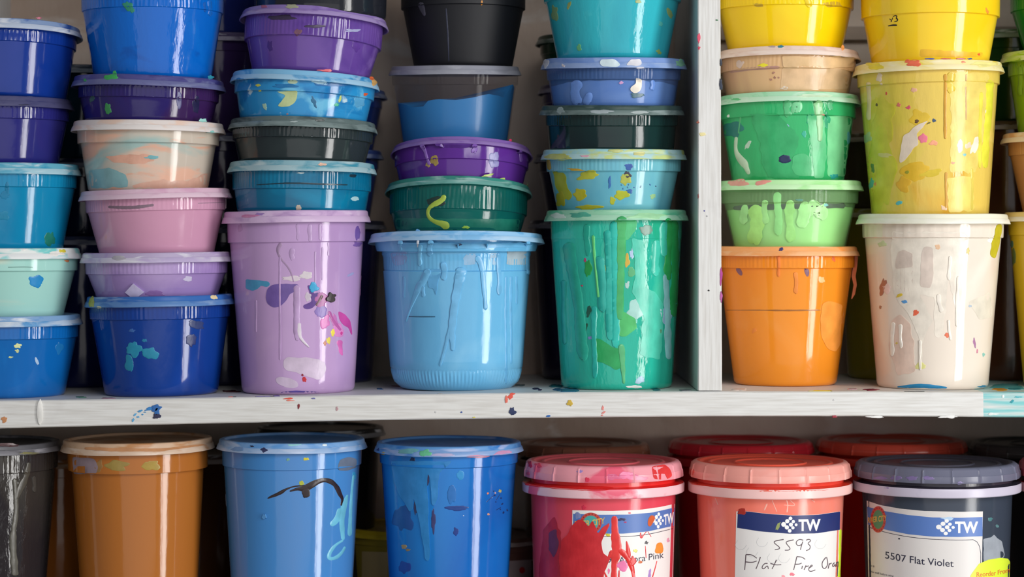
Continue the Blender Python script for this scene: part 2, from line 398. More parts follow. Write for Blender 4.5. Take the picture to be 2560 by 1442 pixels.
FS = [(390, 1020, 12, 9, '1560A8'), (392, 1028, 8, 12, '1560A8'), (392, 1040, 9, 8, '1B1C44'), (375, 1021, 14, 4, '2A7FC4', 15), (350, 1027, 8, 2.5, '3F93CC', 15), (338, 1036, 5, 2.5, '5AA6D6', 40), (345, 1042, 4, 2, '5AA6D6'), (333, 1050, 5, 3, '5AA6D6', 60), (362, 1030, 3, 1.5, '3F93CC'), (356, 1036, 3, 1.5, '3F93CC'),
      (11, 1048, 7, 7, 'C98A5A'), (747, 1016, 3, 6, '7A1420'), (1280, 1027, 7, 9, '20305C'), (1283, 1032, 8, 6, '20305C'), (1276, 990, 9, 5, 'E05848', 60), (1266, 998, 4, 8, 'E4705F'), (1282, 984, 6, 2.5, 'DD5040'), (1424, 1008, 7, 8, 'C9A93A'), (1507, 1020, 3, 6, 'E48A84'), (1509, 1031, 6, 2, 'E48A84', 30), (1371, 1040, 6, 2.5, '2A66B0'), (1505, 1038, 3, 2, 'E48A84'),
      (1154, 1030, 2.5, 2.5, '3858A0'), (1185, 1043, 4, 2, 'D8CE60'), (722, 996, 13, 2, 'E0503C', 3), (724, 1001, 10, 1.5, 'E8806E'), (784, 996, 6, 2, '6A6AA8'), (842, 1022, 3, 5, 'C09AA0'), (2530, 1003, 6, 3, '2E9AA8', 40), (2508, 990, 3, 5, 'E8F4F2'), (2545, 992, 10, 2, '3FA9B4'), (2480, 1035, 12, 3, 'E8F0EE'), (2085, 1000, 3, 2, 'D8D8D8'), (1090, 1030, 3, 2, 'C8C8C8')]
for a in FS: flat_splat(board, *a[:5], rot=a[5] if len(a) > 5 else 0, th=.0007 if a[3] > 7 else .0004)
TS = [(580, 994, 9, 1.8, 'E0442E'), (662, 993, 22, 3, '4B3A8E'), (692, 990, 8, 2, '4B3A8E'), (1418, 977, 22, 6, '3E7396'), (1395, 974, 12, 3, '3E7396'), (1340, 972, 9, 2.2, '2A3354'), (1640, 974, 11, 2.5, '34506A'), (1000, 965, 20, 1.5, '6A3A44'), (950, 972, 8, 1.6, '3E6E9A'), (860, 975, 16, 2, '4B4A8E'), (1300, 963, 12, 2.5, '50707A'), (1350, 975, 5, 1.4, '3A2F55'), (1392, 965, 15, 4, '3F8F94'),
      (575, 978, 22, 3, '5A2A32'), (200, 993, 14, 2, '6FA088'), (270, 996, 18, 2, 'C8A0A8'), (2290, 983, 26, 3, 'C6D84A'), (2180, 974, 18, 2, '8A2A4A'), (2050, 978, 30, 2, 'D8C83A'), (2520, 966, 40, 8, '57B2B6'), (2545, 948, 26, 6, '8EC8CC'), (2500, 974, 18, 3, 'D8A040'), (2540, 972, 20, 2.5, '2F8F98'), (1848, 974, 22, 3, 'EDEBE8'), (2130, 973, 14, 2, 'D8B8C0'), (1715, 976, 16, 2, '9A9AA0'), (1100, 984, 5, 1, 'A0A0A0')]
for a in TS: flat_splat(board, *a[:5], plane='top', th=.0005)
flat_splat(board, 100, 1030, 7, 34, 'E8E7E3', th=.0016, irr=.08)
for a in [(1747, 95, 4, 13, 'E0506E'), (1748, 120, 3, 5, 'C8304E'), (1745, 305, 4, 5, '8A4A3A'), (1757, 335, 10, 4, 'E8DCA0'), (1746, 490, 2.5, 5, '7A4A4A'), (1761, 527, 2, 1.5, '4A4AA0'), (1772, 726, 2.2, 2.2, '202020'), (1768, 540, 2, 2, 'B0B0B0'), (1803, 690, 3, 22, 'B8409A'), (1803, 740, 3, 14, 'C060A8'), (1803, 155, 3, 10, '2A3040'), (1803, 212, 4, 13, '2A3448'), (1792, 50, 3, 2, '3A7A4A')]:
    flat_splat(divider, *a[:5], y0=.0012)
for a in [(2370, 1042, 24, 4, 'E8E8E6'), (2086, 1041, 6, 3, 'A03040'), (2190, 1042, 20, 3, 'E6E6E4')]: flat_splat(board, *a[:5], th=.0008)

# ---------------------------------------------------------------- upper left bay, front row
A5 = tub(18, 374, 791, 818, 850, 350, 340, 288, .066, None, '0F66B4', 'blue tub on the shelf at the far left, bottom of the leftmost stack', (('1A78C8', 25, .55, .2, .6),), ('7EA4CE', '2F7FC4'), seed=1)
A4 = tub(16, 374, 620, 648, 678, 352, 338, 285, .066, A5.top, 'A5D8CF', 'pale mint tub with a cream lower half and a bright blue oval splat', (('D8DCC8', 9, .52, .1, 3),), ('E4EAE8', '7CD0CE'), seed=2, ribs=False)
A3 = tub(14, 374, 405, 434, 466, 350, 340, 285, .066, A4.top, '0A86B4', 'cyan blue tub in the leftmost stack under two navy tubs', (('0C74A4', 20, .5, .3, .5),), ('5FA8C0', '2C90B4'), seed=3)
A2 = tub(0, 366, 238, 265, 294, 340, 330, 290, .066, A3.top, '2A2A78', 'indigo tub with a dim violet lid, second from the top of leftmost stack', (('3A3494', 18, .55, .2, .4),), ('48486E', '3A3A66', '56567A'), seed=4)
A1 = tub(14, 378, 41, 68, 97, 346, 336, 300, .066, A2.top, '12358E', 'dark royal blue tub topping the leftmost stack', (('2A3E9C', 18, .6, .2, .3),), ('7E94B8', '3558A0'), seed=5, pitch=3)

B5 = tub(404, 374, 741, 768, 800, 348, 338, 284, .064, None, '0B3A8E', 'royal blue tub with teal splats, bottom of the second stack', (('142C74', 14, .53, .15, .5), ('1848A8', 20, .6, .2, .4)), ('2F66B0', '1D55A8', '86A2C8'), roll=-1, seed=6)
B4 = tub(393, 380, 631, 657, 686, 352, 342, 306, .064, B5.top, '9C82BC', 'short lilac tub with a peeling paper flake, above the royal blue tub', (('B49CCC', 22, .5, .2, 1),), ('B4A6C6', 'A894C4'), roll=-.6, seed=7)
B3 = tub(393, 382, 471, 496, 526, 346, 336, 288, .064, B4.top, 'D09AB6', 'dusty pink tub with matching pink lid in the second stack', (('C690AC', 10, .5, .3, 1),), ('D8B4C8', 'CFA2BC', 'E6CEDC'), roll=-1.5, seed=8)
B2 = tub(370, 384, 297, 324, 354, 352, 334, 298, .064, B3.top, 'C8BCAE', 'beige tub with peach and teal smears under a cream lid', (('E2B49C', 13, .52, .1, 4), ('9CB8B4', 8, .63, .08, 2.2), ('D9A890', 19, .6, .06, 4)), ('DCD2CE', 'E0C4B4', 'EAE6E4'), roll=.6, seed=21, ribs=False)
B1 = tub(370, 384, 184, 212, 240, 348, 338, 316, .064, B2.top, '2A2064', 'shallow dark indigo tub with green flecks on its violet lid', (('3A1F54', 12, .5, .1, .3), ('232A80', 16, .58, .1, .4)), ('4A4884', '3A3474', '8088A8'), roll=1.6, seed=10)
B0 = tub(382, 372, -70, -44, 15, 352, 344, 292, .064, B1.top, '0A66C8', 'tall bright blue tub at the top of the second stack', (('1277D2', 18, .55, .2, .6), ('0E58B4', 30, .6, .1, 2)), ('5C9CE0', '2F80D0'), seed=11, bump=.16)

C5 = tub(746, 372, 525, 556, 605, 344, 332, 282, .064, None, 'BE9CCB', 'tall lavender quart tub with purple and magenta splats', (('AF8EC0', 9, .5, .2, .7), ('CBAAD2', 17, .6, .2, .7)), ('C8A8D0', 'A888B8', 'D8C0DE'), roll=-.7, seed=12, ribs=False)
C4 = tub(754, 374, 398, 426, 470, 346, 336, 322, .066, C5.top, '0A6A90', 'short petrol blue tub resting on the lavender quart tub', (('0C7FA6', 18, .5, .2, 2), ('0A5474', 12, .58, .1, 1)), ('88B0BC', '3C8CA4', 'B8CCD0'), roll=.6, pitch=1, seed=13)
C3 = tub(755, 374, 288, 315, 340, 350, 338, 316, .066, C4.top, '2A3436', 'charcoal tub with a grey streaked lid in the third stack', (('202A2E', 14, .5, .2, 1),), ('5C6C6C', '3A4848', '8C9C9C'), roll=1.4, pitch=2, seed=14)
C2 = tub(757, 374, 172, 199, 226, 350, 336, 316, .066, C3.top, '2C90CC', 'shallow sky blue tub mottled with white and pale green smears', (('1B74B4', 26, .47, .1, 1.6), ('6AB8DE', 34, .54, .08, 1), ('BCD8E4', 48, .64, .05, 1.3)), ('7CB6DC', '2C84C0', 'BCD4E6'), roll=3, pitch=1.5, seed=15, ribs=False)
C1 = tub(776, 374, 8, 32, 84, 344, 330, 294, .066, C2.top, '6A4A9C', 'grape purple tub with a thick lilac lid near the top of third stack', (('53348A', 12, .5, .2, 1.6), ('7A5CAA', 20, .6, .1, 1)), ('8872B0', '7458A0', 'B4A2CC'), roll=3.6, pitch=4, seed=16)
C0 = tub(800, 372, -150, -125, -95, 344, 330, 330, .066, C1.top, '20222A', 'black tub above the grape purple tub, cut off by the photo', (), ('40424A', None), roll=2, seed=17, ribs=False)

D4 = tub(1141, 442, 575, 600, 668, 372, 366, 296, .079, None, '6CB6E2', 'large light blue tub with long paint drips and ribbed foot', (('58A2D6', 8, .5, .25, 1), ('86C6EA', 14, .62, .2, .8)), ('94C4EC', '6CAEE0', 'B4D4F0'), lp=2.5, seed=18, flange=True, lowrib=True, ribn=110, bump=.08)
D3 = tub(1145, 370, 436, 459, 510, 344, 336, 312, .088, D4.top+.0005, '0B5F58', 'translucent dark green tub with lime splashes on the large light blue tub', (('0C4C4A', 10, .5, .2, 1),), ('3C8A80', '2A746A', '9CC0BA'), pitch=5, lp=3, roll=.8, seed=19)
D2 = tub(1153, 357, 336, 357, 386, 336, 326, 308, .09, D3.top, '5A2C8C', 'shallow purple tub with a domed lilac lid on the dark green tub', (('4A2078', 12, .5, .2, 1), ('6E44A2', 20, .62, .1, .5)), ('8464AC', '7450A4', 'A48CC4'), pitch=7, lp=2.5, roll=.8, seed=20, ribs=False)
D1 = tub(1138, 332, 163, 187, 213, 314, 304, 262, .115, D2.top, '1E86CC', 'see-through tub part filled with blue paint, wavy paint line', (), ('8A8C98', '80828E', 'A0A2AC'), pitch=-3, seed=22, clear=('5A5560', .2), fill=[(1000, 258), (1030, 268), (1056, 266), (1068, 252), (1095, 248), (1140, 250), (1180, 244), (1205, 238), (1225, 235), (1245, 238), (1262, 244), (1275, 225), (1284, 210)])
D0 = tub(1158, 330, -130, -105, 12, 312, 300, 248, .115, D1.top, '0C0E16', 'tall near black tub in the shadow above the see-through tub', (('0E1A2A', 9, .5, .2, .6), ('241A28', 9, .6, .2, .5)), ('34343E', None, '44444E'), seed=23, ribs=False, rough=.6)

E4 = tub(1542, 362, 523, 551, 597, 328, 324, 278, .064, None, '28B49C', 'tall sea green quart tub layered with drips beside the divider', (('34C0A8', 10, .5, .1, .35), ('24A474', 8, .57, .1, .4), ('46C4A4', 13, .64, .05, .5)), ('90CCAA', '5CB892', 'B4DCC4'), roll=-.2, seed=24, ribs=False, bump=.3)
E3 = tub(1534, 366, 371, 397, 427, 336, 322, 284, .064, E4.top, '74BCCA', 'aqua tub with olive yellow smears sitting on the sea green quart', (('5AA8C4', 11, .52, .15, 1),), ('9CCCD0', 'C4D070', 'C4E0E2'), pitch=-1, seed=25)
E2 = tub(1529, 364, 263, 288, 315, 330, 320, 312, .064, E3.top, '12302F', 'shallow black-green tub under the periwinkle tub', (('0E2428', 12, .5, .2, 1),), ('3E5450', '2C4240', '9AA8A8'), pitch=-3, seed=26)
E1 = tub(1534, 366, 143, 170, 198, 334, 324, 308, .064, E2.top, '6C98DC', 'periwinkle tub with a white-splashed lid and a visible paint line', (('8AB0E6', 14, .5, .2, 2),), ('7C98D0', '6A8CCC', 'A4B8DC'), pitch=-3, seed=27, clear=('5C84C8', .45), fill=[(1380, 216), (1420, 206), (1470, 202), (1540, 201), (1610, 202), (1660, 206), (1690, 214)])
E0 = tub(1531, 372, -82, -55, -12, 344, 332, 278, .064, E1.top, '34B4C2', 'tall turquoise tub above the periwinkle tub', (('2CA6B8', 12, .5, .2, .8), ('50C4CC', 22, .62, .1, 1)), ('8CD0D8', None), seed=28, bump=.16)

# ---------------------------------------------------------------- upper right bay
F4 = tub(1963, 370, 616, 641, 672, 344, 330, 258, .1015, None, 'EE9024', 'orange tub with a hanging peeled strip at the bottom of its stack', (('EE8618', 8, .5, .25, .7), ('F09A40', 18, .62, .2, 1)), ('F4A868', 'F09850', 'F8C8A0'), seed=30)
F3 = tub(1974, 368, 448, 474, 507, 340, 326, 282, .1015, F4.top, 'B6F6A2', 'light green tub with lime runs between orange and green tubs', (('A4F088', 9, .5, .15, .6),), ('BCEEB0', 'A2E494', 'D4F4CC'), seed=31, clear=('B4F0A8', .32), fill=[(1830, 525), (1880, 523), (1930, 520), (1980, 519), (2030, 517), (2080, 515), (2115, 517)])
F2 = tub(1970, 368, 226, 252, 286, 342, 328, 280, .1015, F3.top, '34B06C', 'emerald green tub crusted with drips, white marks and a navy dot', (('259E5C', 10, .5, .08, .6), ('5CC488', 12, .6, .06, .6)), ('A8DCB8', '74C890', 'D4ECD8'), pitch=1.5, roll=-.4, seed=32, ribs=False, bump=.25)
F1 = tub(1968, 366, 112, 136, 168, 340, 326, 306, .1015, F2.top, 'D8B082', 'tan tub with a dusty pink lid above the emerald green tub', (('C49878', 10, .5, .1, .8), ('E2BE92', 16, .6, .1, 1)), ('E4CCC0', 'D8B8AC', 'F0E2DC'), pitch=1.5, roll=.3, seed=33)
F0 = tub(1962, 372, -74, -48, 10, 342, 330, 284, .1015, F1.top, 'F6CE08', 'bright yellow tub at the top of the stack beside the divider', (('F8DC18', 10, .5, .2, 1),), ('F0E080', None), seed=34, ribs=True)

G2 = tub(2331, 382, 533, 559, 594, 348, 336, 276, .067, None, 'E6DACC', 'tall cream quart tub with pinkish left side and white drips', (('E0BCA8', 7, .5, .14, .7), ('F0EADE', 11, .58, .1, .6)), ('EAE8D4', 'E4E4C8', 'F6F4EC'), roll=.1, seed=35, ribn=34)
G1 = tub(2325, 376, 147, 174, 203, 352, 340, 290, .067, G2.top, 'E2C45C', 'tall mottled yellow quart tub with pink dot and white scrape', (('CFC83A', 7, .5, .12, .8), ('F0DC7C', 10, .58, .1, .5), ('DCA838', 12, .62, .06, .7)), ('F0E09C', 'E8CC50', 'F4E8C0'), roll=-.8, seed=36, ribs=False, bump=.2)
G0 = tub(2325, 384, -60, -34, 28, 344, 330, 290, .067, G1.top, 'F8CC1C', 'golden yellow tub with black handwriting, top of the right stack', (('F8D93C', 7, .5, .2, 1),), ('F8E080', None), seed=37, ribs=False)
H3 = tub(2692, 370, 528, 553, 588, 336, 328, 262, .085, None, 'D8B428', 'mustard yellow tub at the right edge, bottom of its stack', (('C8C02C', 9, .5, .2, .7),), ('E4CC88', 'DCB858'), seed=38, ribs=False)
H2 = tub(2690, 372, 325, 351, 383, 332, 322, 262, .085, H3.top, 'C69468', 'tan brown tub at the right edge in the middle of its stack', (('B8865C', 9, .5, .2, .7),), ('DCB898', 'D0A07A'), seed=39)
H1 = tub(2688, 372, 117, 144, 178, 330, 320, 280, .085, H2.top, '86B020', 'lime green tub at the right edge under a darker green tub', (('6E9C1C', 9, .5, .2, .7),), ('A8C850', '94BC38'), seed=40)
H0 = tub(2694, 372, -100, -72, 12, 330, 322, 262, .085, H1.top, '1E7A30', 'green tub at the top right corner above the lime tub', (), ('60A860', None), seed=41)

# ---------------------------------------------------------------- back rows (in shadow)
BR = .198
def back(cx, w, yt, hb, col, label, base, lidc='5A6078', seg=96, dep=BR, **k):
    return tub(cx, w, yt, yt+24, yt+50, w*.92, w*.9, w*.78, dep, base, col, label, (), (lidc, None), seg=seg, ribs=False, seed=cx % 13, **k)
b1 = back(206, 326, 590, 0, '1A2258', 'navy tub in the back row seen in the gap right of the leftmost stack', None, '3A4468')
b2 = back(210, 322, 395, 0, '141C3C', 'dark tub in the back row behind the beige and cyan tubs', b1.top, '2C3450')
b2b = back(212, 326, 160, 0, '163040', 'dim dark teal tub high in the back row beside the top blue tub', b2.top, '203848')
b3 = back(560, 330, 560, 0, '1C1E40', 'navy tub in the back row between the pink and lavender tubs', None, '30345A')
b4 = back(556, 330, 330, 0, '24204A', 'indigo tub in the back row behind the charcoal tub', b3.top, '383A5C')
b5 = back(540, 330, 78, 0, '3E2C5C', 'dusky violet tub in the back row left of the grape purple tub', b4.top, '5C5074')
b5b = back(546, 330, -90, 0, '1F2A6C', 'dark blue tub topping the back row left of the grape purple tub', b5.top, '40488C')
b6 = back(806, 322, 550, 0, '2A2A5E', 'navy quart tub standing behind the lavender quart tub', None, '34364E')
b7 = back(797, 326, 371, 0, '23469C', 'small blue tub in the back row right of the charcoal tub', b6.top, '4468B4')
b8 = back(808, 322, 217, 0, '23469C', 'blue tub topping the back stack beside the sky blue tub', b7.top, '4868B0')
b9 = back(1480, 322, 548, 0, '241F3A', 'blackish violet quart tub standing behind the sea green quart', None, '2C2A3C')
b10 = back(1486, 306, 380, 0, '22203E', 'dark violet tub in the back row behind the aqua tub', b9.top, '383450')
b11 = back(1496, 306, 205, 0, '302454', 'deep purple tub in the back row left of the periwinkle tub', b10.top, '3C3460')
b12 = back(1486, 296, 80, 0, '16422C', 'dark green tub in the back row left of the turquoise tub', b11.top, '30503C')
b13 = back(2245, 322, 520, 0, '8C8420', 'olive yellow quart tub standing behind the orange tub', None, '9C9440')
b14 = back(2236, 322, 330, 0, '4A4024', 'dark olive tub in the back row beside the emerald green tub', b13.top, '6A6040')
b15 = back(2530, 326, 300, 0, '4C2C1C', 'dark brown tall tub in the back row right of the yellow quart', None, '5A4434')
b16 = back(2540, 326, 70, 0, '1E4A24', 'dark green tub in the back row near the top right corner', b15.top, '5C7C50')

# ---------------------------------------------------------------- lower shelf, front row
L0 = tub(-34, 376, 1117, 1142, 1188, 352, 342, 285, .07, LOWZ, '2A2629', 'black tub with glossy drips at the lower left corner', (('3A3632', 12, .55, .1, .4),), ('5A5A60', '3A3A3E', '9A98A0'), seed=42, bump=.25)
L1 = tub(349, 382, 1110, 1140, 1188, 348, 326, 284, .07, LOWZ, 'B06A2A', 'caramel brown quart tub with cream lid on the lower shelf', (('BC7834', 9, .5, .25, .4),), ('C8A88C', 'B88458', 'D8C4B4'), seed=43, ribs=False, roll=-.6)
L2 = tub(730, 376, 1110, 1136, 1178, 348, 338, 296, .07, LOWZ, '4488CC', 'mid blue quart tub with a black brushed curve on its front', (('4E94D6', 8, .5, .25, .5), ('5C86BE', 6, .58, .2, .5)), ('7CA6D6', '5C94D0', 'B4C4E0'), seed=44, ribs=False)
L3 = tub(1122, 374, 1118, 1143, 1172, 346, 336, 290, .07, LOWZ, '0F66BC', 'deep blue quart tub with a long drip and rainbow flecked lid', (('1B7CCE', 8, .5, .15, .4), ('0F50A4', 7, .57, .15, .6)), ('5C94D0', '3478C4', 'A4B4DC'), seed=45, ribs=False)

def jar(cx, w, yb, dep, bodycol, lidcol, bandcol, neckcol, label, patches=(), lpatch=(), seed=0, front=1176, ysk=1208, ybt=1222, ybb=1246, wbody=None, wbot=None, seg=160, group='screw lid ink jars on the lower shelf', roll=0):
    t = Tub(); k = 1+dep/D; R = w/2*PX*k; X = wx(cx, dep); fd = dep-R
    zt = wz(front, fd+.006); zb = LOWZ; H = zt-zb
    e = bpy.data.objects.new('ink_jar', None); e.empty_display_size = .03; C.objects.link(e); e.location = (X, dep, zb); e.rotation_euler = (0, math.radians(roll), 0)
    e['label'] = label; e['category'] = 'jar'; e['group'] = group
    t.e = e; t.M = Matrix.Translation((X, dep, zb)) @ e.rotation_euler.to_matrix().to_4x4(); t.inv = t.M.inverted(); t.H = H; t.R = R
    hs = (ysk-front)*PX; b0 = H-(ybt-front)*PX; b1 = H-(ybb-front)*PX
    Rb = (wbody or w*.905)/2*PX*k; R0 = (wbot or w*.85)/2*PX*k
    t.hl = hs
    pr = [(R-.006, H-.002), (R-.006, b0+.0012), (R-.004, b0+.0008), (R+.0006, b0), (R+.0012, b0-.0012), (R+.001, b1+.0006), (R+.0004, b1), (R-.002, b1+.0004), (Rb, b1+.0008), (Rb, b1-.001)]
    for i in range(1, 13): f = i/12; pr.append((Rb+(R0-Rb)*f, b1-.001+(.006-b1+.001)*f))
    pr += [(R0-.001, .003), (R0-.003, .0008), (R0-.006, 0), (0, .0006)]
    mi = [1]*3+[2]*5+[0]*40
    V, F, I = lathe(pr, seg, None, mi[:len(pr)-1])
    neck = mat('paint_filled_plastic', neckcol, (), rough=.2, bump=.1, seed=seed)
    band = mat('flange_plastic', bandcol, lpatch, rough=.3, bump=.05, seed=seed)
    mkobj('body', V, F, [mat('paint_filled_plastic', bodycol, patches, rough=.18, bump=.05, seed=seed), neck, band], e, I)
    t.prof = sorted([(z, r) for r, z in pr], key=lambda q: q[0])
    # screw lid
    lz = [(0, -.0006), (R*.42, -.0006), (R*.43, .0004), (R*.45, .0004), (R*.46, -.0006), (R*.72, -.0006), (R*.74, .0006), (R*.765, .0006), (R*.785, -.001), (R*.84, -.001), (R*.87, .0012), (R-.0062, .0016), (R-.0035, .0010), (R-.0020, -.0006), (R-.001, -hs*.45), (R-.0004, -hs*.5), (R, -hs+.0008), (R-.0004, -hs), (R-.002, -hs), (R-.0045, -hs+.003), (R-.0055, -.001), (0, -.0022)]
    nn = 18
    def rf(i, th, r):
        if 13 <= i <= 17:
            v = math.cos(nn*th/1.0)
            return r+(.0007 if v > .955 else 0)
        return r
    V, F, I = lathe(lz, 360, rf, [1]*11+[0]*20)
    V = [(v[0], v[1], v[2]+H) for v in V]
    top = mat('lid_top', lidcol[1], (), rough=.3, bump=.1, seed=seed)
    mkobj('lid', V, F, [mat('lid_plastic', lidcol[0], lpatch, rough=.28, bump=.05, seed=seed), top], e, I[:len(F)])
    t.lprof = sorted([(H+z, r) for r, z in lz[12:18]], key=lambda q: q[0])
    return t
J4 = jar(1508, 398, 0, .073, 'E04A5C', ('F0A0AC', 'D8606A'), 'EEC4CC', 'E82828', 'red-pink jar with a paint-spattered label, leftmost of the screw lid jars', (('D03848', 7, .5, .2, .6), ('E86474', 9, .6, .2, .5)), (('E8607A', 22, .58, .06, 1.5),), seed=50, wbody=362, wbot=346, front=1170, ysk=1206)
J5 = jar(1925, 402, 0, .073, 'F47E6A', ('F8A89C', 'F4644C'), 'F6C8C4', 'EC4A36', 'coral orange jar with hand-lettered white label, middle screw lid jar', (('E89080', 6, .5, .25, .6),), (('FCC8C0', 20, .55, .2, 2),), seed=51, wbody=366, wbot=342, front=1172, ysk=1208, ybt=1223, ybb=1247)
J6 = jar(2342, 408, 0, .073, '3A4250', ('6A6C80', '4C4A58'), 'C4BED0', '3A3644', 'dark slate jar with printed violet paint label and grey lid', (('2E3440', 6, .5, .25, .6),), (('8C88A4', 18, .58, .15, 1.5), ), seed=52, wbody=370, wbot=348, front=1174, ysk=1208, ybt=1221, ybb=1244)
J7 = jar(2752, 404, 0, .075, '3A1A20', ('C85060', 'B04050'), 'D8A0A8', 'A02030', 'jar with a red lid cut off by the right edge, lower shelf', (), seed=53, front=1170, ysk=1206)
for s_, y_ in ((J4, 0),): pass
lb = .205
def bj(cx, w, front, body, lid, band, neck, label, seed):
    return jar(cx, w, 0, lb, body, lid, band, neck, label, seed=seed, front=front, ysk=front+28, ybt=front+38, ybb=front+58, seg=96, group='jars in the back row of the lower shelf')
K1 = bj(1852, 362, 1118, 'C01420', ('D02838', 'B81C28'), 'B82430', 'D02028', 'deep red jar in the back row between the two front red jars', 60)
K2 = bj(2228, 372, 1115, 'C82018', ('D8503C', 'C04834'), 'D03C2C', 'C03020', 'brick orange-red jar in the back row behind the dark slate jar', 61)
K3 = bj(1460, 330, 1122, '503830', ('8A5A44', '7A5040'), '6A4A3C', '503830', 'brown-lidded jar in the back row behind the red-pink jar', 62)
K4 = bj(2605, 362, 1122, '3A3434', ('4A4444', '3E3A3A'), '4A4444', '302A2A', 'charcoal jar in the back row at the lower right corner', 63)
K5 = back(800, 330, 1078, 0, '1C1A1C', 'black tub in the back row peeking over the mid blue quart', LOWZ, '2A2826', dep=lb)
K6 = back(150, 330, 1150, 0, '9C5A24', 'rust brown tub in the back row between the black and caramel tubs', LOWZ, 'A0642C', dep=lb)
K7 = back(480, 330, 1140, 0, '3E2412', 'dark brown tub in the back row right of the caramel quart', LOWZ, '4A3020', dep=lb)
K8 = tub(1010, 320, 1330, 1352, 1372, 300, 292, 262, .202, LOWZ, '8C7C2C', 'short yellow tub with a faded label in the gap between blue quarts', (), ('B8A020', 'A89018', 'C0AC34'), seg=96, ribs=False, seed=64)
K9 = tub(1180, 300, 1352, 1372, 1390, 280, 272, 250, .202, LOWZ, '6A4A44', 'short jar with a pale red-marked label right of the deep blue quart', (), ('5A4038', None), seg=96, ribs=False, seed=65, )
K9.e.location.x = wx(1210, .202)+.0

